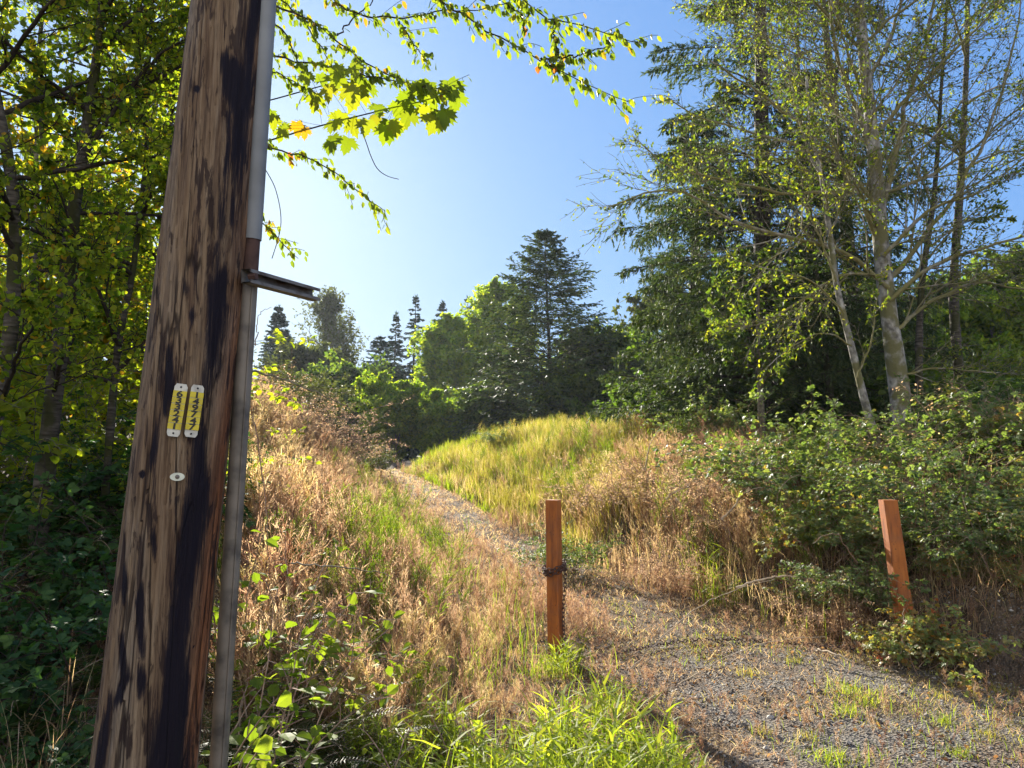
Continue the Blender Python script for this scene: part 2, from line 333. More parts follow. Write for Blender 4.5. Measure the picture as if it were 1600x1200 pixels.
def polemat():
    m, nt, b, out = newmat('weathered_pole_wood'); N = nt.nodes.new; K = nt.links.new
    tc = N('ShaderNodeTexCoord')
    def noise(scale, detail=6, sc=1.0, rough=.6, dist=0):
        mp = N('ShaderNodeMapping'); mp.inputs['Scale'].default_value = scale; K(tc.outputs['Object'], mp.inputs[0])
        n = N('ShaderNodeTexNoise'); n.inputs['Scale'].default_value = sc; n.inputs['Detail'].default_value = detail; n.inputs['Roughness'].default_value = rough
        n.inputs['Distortion'].default_value = dist; K(mp.outputs[0], n.inputs[0]); return n.outputs[0]
    def math_(op, a, bb, c=None):
        q = N('ShaderNodeMath'); q.operation = op
        for i, v in enumerate((a, bb, c)):
            if v is None: continue
            if hasattr(v, 'node'): K(v, q.inputs[i])
            else: q.inputs[i].default_value = v
        return q.outputs[0]
    def mixc(f, a, bb, mode='MIX'):
        q = N('ShaderNodeMixRGB'); q.blend_type = mode
        for i, v in enumerate((f, a, bb)):
            if hasattr(v, 'node'): K(v, q.inputs[i])
            elif i == 0: q.inputs[0].default_value = v
            else: q.inputs[i].default_value = (*v, 1)
        return q.outputs[0]
    grain = noise((55, 55, 2.2), 8, 1, .65, .4)
    fine = noise((190, 190, 5), 6, 1, .7, .2)
    broad = noise((7, 7, 1.1), 4, 1, .55, .6)
    r1 = ramp(nt, [(.02, .012, .01), (.12, .075, .045), (.30, .21, .125), (.46, .37, .26)], [.33, .44, .56, .72]); K(grain, r1.inputs[0])
    r2 = ramp(nt, [(.11, .055, .032), (.26, .175, .105), (.35, .30, .24)], [.3, .5, .68]); K(broad, r2.inputs[0])
    col = mixc(.5, r1.outputs[0], r2.outputs[0])
    rf = ramp(nt, [(.3, .28, .28), (1, 1, 1)], [.36, .52]); K(fine, rf.inputs[0])
    col = mixc(.75, col, rf.outputs[0], 'MULTIPLY')
    # long drying cracks along the grain
    wv = N('ShaderNodeTexVoronoi'); wv.feature = 'DISTANCE_TO_EDGE'; mpv = N('ShaderNodeMapping'); mpv.inputs['Scale'].default_value = (17, 17, .9); K(tc.outputs['Object'], mpv.inputs[0])
    dn = N('ShaderNodeTexNoise'); dn.inputs['Scale'].default_value = 3; dn.inputs['Detail'].default_value = 5; K(mpv.outputs[0], dn.inputs[0]); dv = N('ShaderNodeMixRGB'); dv.inputs[0].default_value = .18; K(mpv.outputs[0], dv.inputs[1]); K(dn.outputs['Color'], dv.inputs[2]); K(dv.outputs[0], wv.inputs['Vector']); wv.inputs['Scale'].default_value = 1
    crk = ramp(nt, [(1, 1, 1), (0, 0, 0)], [.006, .026]); K(wv.outputs['Distance'], crk.inputs[0])
    cm = noise((9, 9, .6), 3); crm = ramp(nt, [(0, 0, 0), (1, 1, 1)], [.46, .56]); K(cm, crm.inputs[0]); crack = math_('MULTIPLY', crk.outputs[0], crm.outputs[0])
    col = mixc(math_('MULTIPLY', crack, .85), col, (.02, .012, .01))
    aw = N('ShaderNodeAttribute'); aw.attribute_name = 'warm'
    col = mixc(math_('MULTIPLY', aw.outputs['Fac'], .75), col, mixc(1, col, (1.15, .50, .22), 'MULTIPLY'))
    # drips: short dark vertical flecks everywhere
    fl = noise((30, 30, 3.8), 6, 1, .6, .5); rfl = ramp(nt, [(1, 1, 1), (0, 0, 0)], [.41, .455]); K(fl, rfl.inputs[0])
    col = mixc(math_('MULTIPLY', rfl.outputs[0], .85), col, (.025, .014, .014))
    # the creosote stain: a mask on the mesh with a ragged, grain-following edge
    a = N('ShaderNodeAttribute'); a.attribute_name = 'stain'
    e = noise((48, 48, 2.6), 8, 1, .7, .6)
    e2 = noise((120, 120, 4.5), 6, 1, .7, .3)
    s = math_('ADD', a.outputs['Fac'], math_('MULTIPLY', math_('SUBTRACT', e, .5), 1.9)); s = math_('ADD', s, math_('MULTIPLY', math_('SUBTRACT', e2, .5), .9))
    rs = ramp(nt, [(0, 0, 0), (.35, .35, .35), (.8, .8, .8), (1, 1, 1)], [.30, .42, .52, .72]); K(s, rs.inputs[0])
    col = mixc(rs.outputs[0], col, mixc(math_('GREATER_THAN', rs.outputs[0], .55), (.045, .018, .018), (.010, .007, .014)))
    K(col, b.inputs['Base Color']); b.inputs['Roughness'].default_value = .8; b.inputs['Specular IOR Level'].default_value = .25
    hb = math_('ADD', math_('MULTIPLY', grain, .7), math_('MULTIPLY', fine, .5))
    hb = math_('SUBTRACT', hb, math_('MULTIPLY', rs.outputs[0], .15)); hb = math_('SUBTRACT', hb, math_('MULTIPLY', crack, .8))
    bu = N('ShaderNodeBump'); bu.inputs['Strength'].default_value = .9; bu.inputs['Distance'].default_value = .02; K(hb, bu.inputs['Height']); K(bu.outputs[0], b.inputs['Normal'])
    return m
M['pole'] = polemat()

def groundmat():
    m, nt, b, out = newmat('ground_soil'); N = nt.nodes.new; K = nt.links.new
    tc = N('ShaderNodeTexCoord'); g = N('ShaderNodeAttribute'); g.attribute_name = 'gravel'
    def noise(s, d=6, r=.6):
        n = N('ShaderNodeTexNoise'); n.inputs['Scale'].default_value = s; n.inputs['Detail'].default_value = d; n.inputs['Roughness'].default_value = r; K(tc.outputs['Object'], n.inputs[0]); return n.outputs[0]
    v = N('ShaderNodeTexVoronoi'); v.inputs['Scale'].default_value = 55; K(tc.outputs['Object'], v.inputs[0])
    rv = ramp(nt, [(.05, .044, .038), (.12, .108, .095), (.21, .19, .165), (.08, .066, .055)]); K(v.outputs['Color'], rv.inputs[0])
    rd = ramp(nt, [(.035, .024, .018), (.10, .07, .045), (.20, .14, .09), (.28, .20, .13)], [.3, .45, .6, .75]); K(noise(9, 9, .7), rd.inputs[0])
    rg = ramp(nt, [(0, 0, 0), (1, 1, 1)], [.42, .58])
    ad = N('ShaderNodeMath'); ad.operation = 'MULTIPLY_ADD'; K(noise(1.6, 7), ad.inputs[0]); ad.inputs[1].default_value = .9; K(g.outputs['Fac'], ad.inputs[2])
    sb = N('ShaderNodeMath'); sb.operation = 'SUBTRACT'; K(ad.outputs[0], sb.inputs[0]); sb.inputs[1].default_value = .5; K(sb.outputs[0], rg.inputs[0])
    mx = N('ShaderNodeMixRGB'); K(rg.outputs[0], mx.inputs[0]); K(rd.outputs[0], mx.inputs[1]); K(rv.outputs[0], mx.inputs[2])
    K(mx.outputs[0], b.inputs['Base Color']); b.inputs['Roughness'].default_value = .9; b.inputs['Specular IOR Level'].default_value = .2
    bu = N('ShaderNodeBump'); bu.inputs['Strength'].default_value = 1; bu.inputs['Distance'].default_value = .03; K(v.outputs['Distance'], bu.inputs['Height']); K(bu.outputs[0], b.inputs['Normal'])
    return m
M['ground'] = groundmat()
M['stone'] = leafmat('gravel_stone', [(.05, .043, .036), (.115, .10, .085), (.21, .185, .16), (.38, .35, .31)], 0.0, rough=.8, spec=.2)

# ------------------------------------------------------------------ ground
def ground():
    u = np.linspace(-1, 1, 420); xs = np.sinh(u * 4.6) / math.sinh(4.6) * 420
    a = np.linspace(0, 1, 560); ys = -12 + 12 * np.minimum(a / .08, 1) + (np.exp(np.clip(a - .08, 0, 1) / .92 * 5.2) - 1) / (math.exp(5.2) - 1) * 620
    X, Y = np.meshgrid(xs, ys); Z = H(X, Y)
    mb = MB(); ny, nx = X.shape; i = np.arange(nx * ny).reshape(ny, nx)
    f = np.stack([i[:-1, :-1], i[:-1, 1:], i[1:, 1:], i[1:, :-1]], -1).reshape(-1, 4)
    mb.add(np.stack([X, Y, Z], -1), f)
    o = mb.build('ground', M['ground'], smooth=True); tag(o, 'rough sloping ground of bare soil and gravel under the weeds', 'ground', kind='structure')
    xc, hw = trail(X, Y); d = np.abs(X - xc) / hw; g = np.clip(1.15 - .75 * d ** 2, 0, 1) * np.interp(Y, [6, 8], [.60, .40])
    at = o.data.attributes.new('gravel', 'FLOAT', 'POINT'); at.data.foreach_set('value', g.astype('f').ravel())
ground()

# ------------------------------------------------------------------ utility pole
def pole():
    D = 2.66
    ys = [-1500, 0, 600, 1200]
    L = {0: 303, 600: 229, 1200: 143}; Rr = {0: 421, 600: 366, 1200: 301}
    def at(py): l = np.interp(py, [0, 600, 1200], [303, 229, 143]); r = np.interp(py, [0, 600, 1200], [421, 366, 301]); return l, r
    ax = []; rd = []
    for py in (0, 600, 1200):
        l, r = at(py); p = P((l + r) / 2, py, D); dep = p[1] * math.cos(PITCH) + (p[2] - EYE) * math.sin(PITCH)
        ax.append(p); rd.append((r - l) / 2 * dep / FPX * .985)
    ax = np.array(ax); rd = np.array(rd)
    # straight axis by least squares in z
    cx = np.polyfit(ax[:, 2], ax[:, 0], 1); cr = np.polyfit(ax[:, 2], rd, 1)
    zz = np.linspace(-.4, 7.5, 900); nth = 128; th = np.linspace(0, 2 * math.pi, nth, endpoint=False)
    X0 = np.polyval(cx, zz); R0 = np.maximum(np.polyval(cr, zz), .10)
    TH, ZZ = np.meshgrid(th, zz); rr = R0[:, None] * (1 + .012 * np.sin(3 * TH + ZZ * .8) + .05 * (fbm(TH * 7 + 50, ZZ * 1.1, 3) - .5))
    rr = rr - .004 * (fbm(TH * 22 + 9, ZZ * 2.3, 3) > .56)
    V = np.stack([X0[:, None] + rr * np.cos(TH), D + rr * np.sin(TH), ZZ], -1)
    # image position of each vertex, to lay the stains out along the pole face
    t = V - np.array([0, 0, EYE]); dep = t[..., 1] * math.cos(PITCH) + t[..., 2] * math.sin(PITCH); up = -t[..., 1] * math.sin(PITCH) + t[..., 2] * math.cos(PITCH)
    px = 800 + FPX * t[..., 0] / dep; py = 600 - FPX * up / dep
    front = np.sin(TH) < .15
    st = np.zeros_like(px)
    def strip(pts, soft=15):
        nonlocal st
        pts = np.array(pts, float); y, c, w = pts[:, 0], pts[:, 1], pts[:, 2]
        cc = np.interp(py, y, c); ww = np.interp(py, y, w); d = (ww - np.abs(px - cc)) / soft
        e = np.minimum((py - y[0]), (y[-1] - py)) / 22
        st = np.maximum(st, np.clip(.5 + .5 * np.clip(np.minimum(d, e), -1, 1), 0, 1) * (ww > 0))
    strip([(84, 352, 12), (110, 366, 20), (160, 372, 18), (180, 374, 14), (230, 371, 10), (300, 367, 4), (350, 362, 4)])
    strip([(170, 357, 5), (230, 355, 5), (300, 349, 4), (352, 347, 5), (372, 345, 2)])
    strip([(-800, 420, 25), (0, 402, 11), (60, 392, 9), (150, 388, 7), (260, 382, 4)], 8)
    strip([(418, 350, 4), (445, 342, 17), (520, 337, 15), (560, 330, 9), (600, 322, 4), (640, 316, 4), (690, 309, 9), (760, 312, 17), (852, 297, 22), (943, 284, 16), (1053, 275, 19), (1200, 262, 31), (2500, 120, 45)])
    strip([(380, 338, 2), (440, 336, 4), (480, 352, 8), (560, 346, 4), (585, 342, 2)])
    strip([(545, 262, 4), (575, 264, 7), (612, 262, 5), (640, 256, 2)]); strip([(430, 289, 4), (450, 290, 6), (470, 291, 3)], 6)
    strip([(478, 300, 4), (492, 300, 7), (506, 299, 4)], 6); strip([(915, 222, 2), (940, 219, 8), (1000, 221, 6), (1030, 223, 3)], 6)
    strip([(1040, 220, 5), (1060, 221, 8), (1090, 219, 4)], 6); strip([(1000, 190, 3), (1060, 197, 7), (1095, 183, 6), (1105, 180, 3)], 6)
    strip([(825, 238, 3), (840, 238, 6), (865, 240, 4)], 6); strip([(890, 197, 3), (920, 196, 5), (940, 194, 3)], 6); strip([(645, 250, 2), (700, 240, 5), (730, 236, 3)], 6)
    strip([(1085, 172, 3), (1150, 163, 7), (1230, 150, 9), (1400, 120, 9)], 6)
    for kx, ky in ((307, 139), (222, 741), (312, 221), (307, 524), (303, 1010)):
        rk = 4.5 if ky in (139, 741) else 2
        st = np.maximum(st, np.clip(1.6 - np.hypot(px - kx, (py - ky) * .8) / rk, 0, 1))
    st = st * front
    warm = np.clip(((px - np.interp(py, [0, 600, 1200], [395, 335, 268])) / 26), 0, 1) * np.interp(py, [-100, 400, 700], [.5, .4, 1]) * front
    mb = MB(); k, n = px.shape; i = np.arange(k * n).reshape(k, n); j = np.roll(i, -1, 1)
    mb.add(V.reshape(-1, 3), np.stack([i[:-1], j[:-1], j[1:], i[1:]], -1).reshape(-1, 4)); mb.L.append(i[-1].astype(int)); mb.N.append(np.array([n])); mb.M.append(np.array([0])); mb.T.append(np.array([.5]))
    base = np.array([np.polyval(cx, 0), D, H(np.polyval(cx, 0), D) + 0.0])
    root = thing('utility_pole', base, 'weathered leaning wooden utility pole with black stains, yellow number tags and a side conduit', 'utility pole')
    sh = mb.build('shaft', M['pole'], root, True, base)
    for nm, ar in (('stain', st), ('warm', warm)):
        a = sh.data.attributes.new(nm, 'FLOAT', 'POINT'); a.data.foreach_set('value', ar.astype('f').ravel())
    # conduit: lower galvanised pipe, rusty neck, pale sleeve above
    def pipe(pts, D, name, mat, rpx, par=root, sides=24):
        p = np.array([P(a, b, dd) for (a, b), dd in zip(pts, D)]); rad = []
        for q, w in zip(p, rpx): dep = q[1] * math.cos(PITCH) + (q[2] - EYE) * math.sin(PITCH); rad.append(w * dep / FPX)
        m = MB(); tubes(m, p, rad, sides); return m, p, rad
    # straight line of the conduit
    c_pts = [(331, 1430), (341.5, 1200), (347, 1000), (379, 600), (392, 440)]
    q1 = P(341, 1200, 2.80); q2 = P(379, 600, 2.72)
    cxz = lambda z: q1 + (q2 - q1) * (z - q1[2]) / (q2[2] - q1[2])
    zt = P(397, 376, 2.7)[2]; zr = P(394, 425, 2.7)[2]
    def seg(z0, z1, r, mat, name, par, n=24):
        m = MB(); z = np.linspace(z0, z1, 12); p = np.array([cxz(a) for a in z]); tubes(m, p, np.full(12, r), n, cap=True)
        return m.build(name, mat, par, True, base)
    cond = seg(-.3, zr, .031, M['galv'], 'conduit', root)
    seg(zr, zt + .02, .030, M['rust'], 'rusty_joint', cond)
    seg(zt, 7.3, .0345, M['plastic'], 'sleeve', cond)
    m = MB(); z = P(376, 650, 2.7)[2]; 
    for zc in (P(372, 634, 2.7)[2], P(345, 1080, 2.78)[2]):
        m = MB(); c = cxz(zc); tubes(m, np.array([c - [0, 0, .004], c + [0, 0, .004]]), [.0325, .0325], 24)
        m.build('strap', M['galv'], cond, True, base)
    # seam rib along the conduit
    m = MB(); zl = np.linspace(-.3, zr, 12); tubes(m, np.array([cxz(a) + [.022, -.024, 0] for a in zl]), np.full(12, .004), 6); m.build('seam', M['galv'], cond, True, base)
    # bracket: C channel pointing right and a little away
    a = P(384, 431, 2.60); b = P(494, 461, 3.02); ax_ = nrm((b - a)[None])[0]; upv = np.array([0, 0, 1.]); upv = nrm((upv - ax_ * ax_[2])[None])[0]; sv = np.cross(ax_, upv)
    h = .0245; w = .04; tck = .004
    prof = [(0, -h), (w, -h), (w, -h + .012), (w - tck, -h + .012), (w - tck, -h + tck), (tck, -h + tck), (tck, h - tck), (w - tck, h - tck), (w - tck, h - .012), (w, h - .012), (w, h), (0, h)]
    # open side faces the camera
    V = []
    if sv[1] > 0: sv = -sv
    for q in (a, b):
        for (s_, u_) in prof: V.append(q + sv * (s_ - w / 2) + upv * u_)
    n = len(prof); mb = MB(); mb.add(V, [[i, (i + 1) % n, (i + 1) % n + n, i + n] for i in range(n)])
    br = mb.build('bracket', M['steel_dark'], root, False, base); mb.L.append(np.arange(n)); 
    m = MB(); mid = a + ax_ * .02; tubes(m, np.array([mid - sv * -.0 , mid + sv * .03]), [.012, .012], 6, cap=True); m.build('bolt', M['rust'], br, False, base)
    # number tags
    def surf(px_, py_):
        r = ray(px_, py_); o = np.array([0, 0, EYE])
        t_ = (D - .3) / r[1]
        for _ in range(40):
            p = o + r * t_; X_ = np.polyval(cx, p[2]); rad = np.polyval(cr, p[2]); d = math.hypot(p[0] - X_, p[1] - D) - rad - .004
            t_ += d / np.linalg.norm(r) * .9
        return o + r * t_
    def number_tag(top, bot, digits, label):
        A = surf(*top); B = surf(*bot); up_ = nrm((A - B)[None])[0]; mid = (A + B) / 2; Ln = np.linalg.norm(A - B)
        X_ = np.polyval(cx, mid[2]); out = np.array([mid[0] - X_, mid[1] - D, 0]); out = nrm(out[None])[0]; out = nrm((out - up_ * out.dot(up_))[None])[0]; rt = np.cross(up_, out)
        rt = np.cross(out, up_) * -1
        if rt[0] < 0: rt = -rt
        wd = .021; off = .007
        def pt(x, y, z=0): return mid + rt * x + up_ * y + out * (z + off)
        e = Ln / 2
        # backing strip with rounded ends, 2 mm thick
        prof = [(-wd * .97, e - .028), (-wd * .97, e - .01), (-wd * .7, e), (wd * .7, e), (wd * .97, e - .01), (wd * .97, -e + .01), (wd * .7, -e), (-wd * .7, -e), (-wd * .97, -e + .01)]
        m = MB(); n = len(prof); v = [pt(x, y, 0) for x, y in prof] + [pt(x, y, -.002) for x, y in prof]
        m.add(v, [[i, i + n, (i + 1) % n + n, (i + 1) % n] for i in range(n)]); m.add(v[:n], [list(range(n))])
        tg = m.build('number_tag', M['tagmetal'], root, False, base); tg['label'] = label
        m = MB(); ph = (2 * e - .046) / 6
        for i in range(6):
            yc = e - .023 - ph * (i + .5); hh = ph / 2 - .0009
            q = [(-wd, yc - hh), (wd, yc - hh), (wd, yc + hh), (-wd, yc + hh)]
            v = [pt(x, y, .003) for x, y in q] + [pt(x, y, .0005) for x, y in q]
            m.add(v, [[0, 1, 2, 3], [0, 4, 5, 1], [1, 5, 6, 2], [2, 6, 7, 3], [3, 7, 4, 0]])
        m.build('number_plate', M['yellow'], tg, False, base)
        for y in (e - .011, -e + .011):
            m = MB()
            v = [pt(.0035 * math.cos(k * .785), y + .0035 * math.sin(k * .785), .0015) for k in range(8)]; m.add(v, [list(range(8))])
            m.add(v + [pt(0, y, .0035)], [[k, (k + 1) % 8, 8] for k in range(8)])
            m.build('nail', M['ink'], tg, False, base)
        m = MB(); dg = bpy.context.evaluated_depsgraph_get()
        for i, ch in enumerate(digits):
            cu = bpy.data.curves.new('t', 'FONT'); cu.body = ch; cu.size = ph * 1.3; cu.align_x = 'CENTER'; cu.offset = .0008; cu.resolution_u = 4
            ob = bpy.data.objects.new('t', cu); C.objects.link(ob); bpy.context.view_layer.update(); dg = bpy.context.evaluated_depsgraph_get()
            me = ob.evaluated_get(dg).to_mesh(); vs = np.array([v.co[:] for v in me.vertices]); fs = [list(p.vertices) for p in me.polygons]
            yc = e - .023 - ph * (i + .5); vy = vs[:, 1] - (vs[:, 1].max() + vs[:, 1].min()) / 2; vx = vs[:, 0] - (vs[:, 0].max() + vs[:, 0].min()) / 2
            W3 = mid + rt * (vx * 1.45)[:, None] + up_ * (yc + vy)[:, None] + out * (.0042 + off)
            for fc in fs: m.add(W3[fc], [list(range(len(fc)))])
            ob.evaluated_get(dg).to_mesh_clear(); bpy.data.objects.remove(ob)
        m.build('digits', M['ink'], tg, False, base)
    number_tag((284.5, 600), (270.5, 682), '633241', 'left number tag, reading 633241')
    number_tag((309, 602), (297, 683), '149747', 'right number tag, reading 149747')
    # oval tag
    cpt = surf(277, 745); X_ = np.polyval(cx, cpt[2]); out = nrm(np.array([[cpt[0] - X_, cpt[1] - D, 0]]))[0]; rt = np.cross(out, [0, 0, 1.]); rt = rt if rt[0] > 0 else -rt
    m = MB(); v = [cpt + rt * .0225 * math.cos(k * .2618) + np.array([0, 0, 1]) * .0135 * math.sin(k * .2618) + out * .003 for k in range(24)]
    v2 = [q - out * .003 for q in v]; m.add(v, [list(range(24))]); m.add(v + v2, [[k, k + 24, (k + 1) % 24 + 24, (k + 1) % 24] for k in range(24)])
    ov = m.build('oval_tag', M['enamel'], root, False, base)
    m = MB(); v = [cpt + rt * .007 * math.cos(k * .524) + np.array([0, 0, 1]) * .007 * math.sin(k * .524) + out * .0045 for k in range(12)]; v.append(cpt + out * .008)
    m.add(v, [[k, (k + 1) % 12, 12] for k in range(12)]); m.build('nail_head', M['galv'], ov, False, base)
pole()

# ------------------------------------------------------------------ gate posts and chain
def box_post(base, top, hx, hy, rz, name, label, slant=0):
    base = np.array(base, float); top = np.array(top, float); c, s = math.cos(rz), math.sin(rz)
    X_ = np.array([c, s, 0]); Y_ = np.array([-s, c, 0]); b = .006; ring = [(-hx + b, -hy), (hx - b, -hy), (hx, -hy + b), (hx, hy - b), (hx - b, hy), (-hx + b, hy), (-hx, hy - b), (-hx, -hy + b)]
    m = MB(); V = []; k = 14
    for i in range(k):
        p = base + (top - base) * i / (k - 1)
        for a, d in ring: V.append(p + X_ * a + Y_ * d + np.array([0, 0, slant * a if i == k - 1 else 0]))
    m.add(V, [[i * 8 + j, i * 8 + (j + 1) % 8, (i + 1) * 8 + (j + 1) % 8, (i + 1) * 8 + j] for i in range(k - 1) for j in range(8)])
    m.add(V[-8:], [list(range(8))])
    o = m.build(name, M['post'], None, False, base); o.location = base
    return tag(o, label, 'post', 'rust orange gate posts')
pb = P(868.5, 1030, 6.46); pb[2] = H(pb[0], pb[1]) - .05; pt_ = P(864.5, 781, 6.46)
box_post(pb, pt_, .052, .052, R(-27), 'gate_post', 'upright rust orange post with a chain wrapped round its middle, beside the tall grass')
qb = P(1424, 1012, 6.6); qt = P(1387, 781, 6.75); qb[2] -= .25
box_post(qb, qt, .064, .05, R(4), 'gate_post', 'rust orange post tilting left with its foot swallowed by brambles')
def chain():
    zc = P(868, 888, 6.46)[2]; cx_, cy_ = pb[0] + (pt_[0] - pb[0]) * .55, 6.46
    path = []
    for turn in range(3):
        for k in range(16):
            a = -R(27) + k / 16 * 2 * math.pi; r = .078 * (1 + .12 * abs(math.cos(2 * a + R(54)))) + .004 * turn
            path.append([cx_ + r * math.cos(a), cy_ + r * math.sin(a), zc + .028 * math.sin(a * 1 + 1) + .022 * turn - .02])
    path.append([cx_ + .09, cy_ - .03, zc - .03])
    for a, b, d in ((880, 960, 6.42), (882, 1000, 6.42), (885, 1022, 6.45)): path.append(P(a, b, d))
    for a, d in ((905, 6.4), (960, 6.6), (1040, 6.9), (1120, 7.0), (1200, 6.9), (1300, 6.75), (1400, 6.6)):
        x = (a - 800) / FPX * d * 1.03; path.append(np.array([x, d, H(x, d) + .03]))
    path.append(qb + (qt - qb) * .3)
    p = smoothline(np.array([list(q) for q in path]), 900); s = np.concatenate([[0], np.cumsum(np.linalg.norm(np.diff(p, axis=0), axis=1))])
    n = int(s[-1] / .034); t = np.linspace(0, s[-1], n); c = np.stack([np.interp(t, s, p[:, i]) for i in range(3)], 1); T = nrm(np.gradient(c, axis=0))
    m = MB(); ref = nrm(np.cross(T, [[.13, .2, 1.]])); ref2 = np.cross(T, ref)
    ang = np.arange(10) * 2 * math.pi / 10
    for odd in (0, 1):
        cc = c[odd::2]; A = T[odd::2]; B = (ref if odd else ref2)[odd::2]
        lp = cc[:, None] + A[:, None] * (.023 * np.cos(ang))[None, :, None] + B[:, None] * (.013 * np.sin(ang))[None, :, None]
        lp = np.concatenate([lp, lp[:, :1]], 1); tubes(m, lp, np.full(lp.shape[:2], .0042), 5)
    o = m.build('chain', M['rust'], None, True); tag(o, 'rusty chain wrapped round the upright orange post and sagging to the ground', 'chain')
chain()

# ------------------------------------------------------------------ tree builders
def add_leaves(mb, tw, m, tpl, size, tint=(0, .9), droop=.3, spread=1., t0=.1, t1=1., mat=0, tup=1.0):
    pp = rep(tw, m); n = len(pp); t = U(t0, t1, n); p, tg = sample(pp, t)
    r = rng.normal(0, 1, (n, 3)); d = tg * .5 + r * .6 * spread; d[:, 2] -= droop
    nm = rng.normal(0, tup, (n, 3)); nm[:, 2] += 1
    place(mb, tpl[0], tpl[1], p, d, nm, U(size * .65, size * 1.3, n), mat, np.clip(rng.normal((tint[0] + tint[1]) / 2, (tint[1] - tint[0]) / 2.6, n), 0, 1))

def broadleaf(name, x, y, h, cw, label, leaf='mid_leaf', bark='twig', nb=26, ns=9, nt_=7, nl=7, size=.16, cb=.2, tpl=DIAM, lean=(0, 0), group=None, cat='tree', multi=1, rtr=.02, z0=None, asc=.7, top=.75, droop=.2, tint=(0, .9), wtop=.25):
    z = float(H(x, y)) if z0 is None else z0
    root = thing(name, (x, y, z), label, cat, group)
    wood = MB(); lv = MB()
    for s_ in range(multi):
        off = np.array([U(-.12, .12) * cw * (multi > 1), U(-.1, .1) * cw * (multi > 1), -.1])
        d0 = np.array([[lean[0] + (U(-.25, .25) if multi > 1 else U(-.03, .03)), lean[1] + U(-.05, .05), 1.]])
        tr = curve(off[None], d0, h * (.93 if s_ == 0 else U(.7, .9)), 12, .035, .01)
        rt = h * rtr / math.sqrt(multi)
        tubes(wood, tr, (rt * np.linspace(1, .12, 12) ** .9)[None], 8)
        w = cw * (1 if multi == 1 else .62)
        # crown profile: widest near cb + 0.3, narrowing to the top
        nbb = nb // multi
        def LL(t): f = np.clip((t - cb) / (1 - cb), 0, 1); return w * np.clip(np.sin(math.pi * np.clip(f * .62 + .25, 0, 1)) ** .8, wtop, 1) * U(.65, 1.12, len(t)) * (1 - .55 * np.clip((f - .75) / .25, 0, 1))
        b1, t1 = spawn(tr, nbb, cb, .98, 1.0 / asc, LL, 7, .10, .06)
        tubes(wood, b1, (rt * .34 * (1.05 - t1[:, None] * .8)) * np.linspace(1, .15, 7)[None], 5)
        l1 = np.linalg.norm(b1[:, -1] - b1[:, 0], axis=1)
        b2, _ = spawn(b1, ns, .2, 1, .9, np.repeat(l1, ns) * U(.22, .5, len(b1) * ns), 5, .15, .03)
        tubes(wood, b2, np.full((len(b2), 1), rt * .06 + .003) * np.linspace(1, .3, 5)[None], 4)
        l2 = np.linalg.norm(b2[:, -1] - b2[:, 0], axis=1)
        b3, _ = spawn(b2, nt_, .15, 1, 1.0, np.repeat(l2, nt_) * U(.25, .55, len(b2) * nt_), 4, .18, 0)
        if nt_ and len(b3) < 30000: tubes(wood, b3, np.full((len(b3), 4), .0025 + .0008 * h * .2), 3)
        add_leaves(lv, b3, nl, tpl, size, tint, droop)
    wood.build('trunk', M[bark], root, True)
    lv.build('crown', M[leaf], root)
    return root

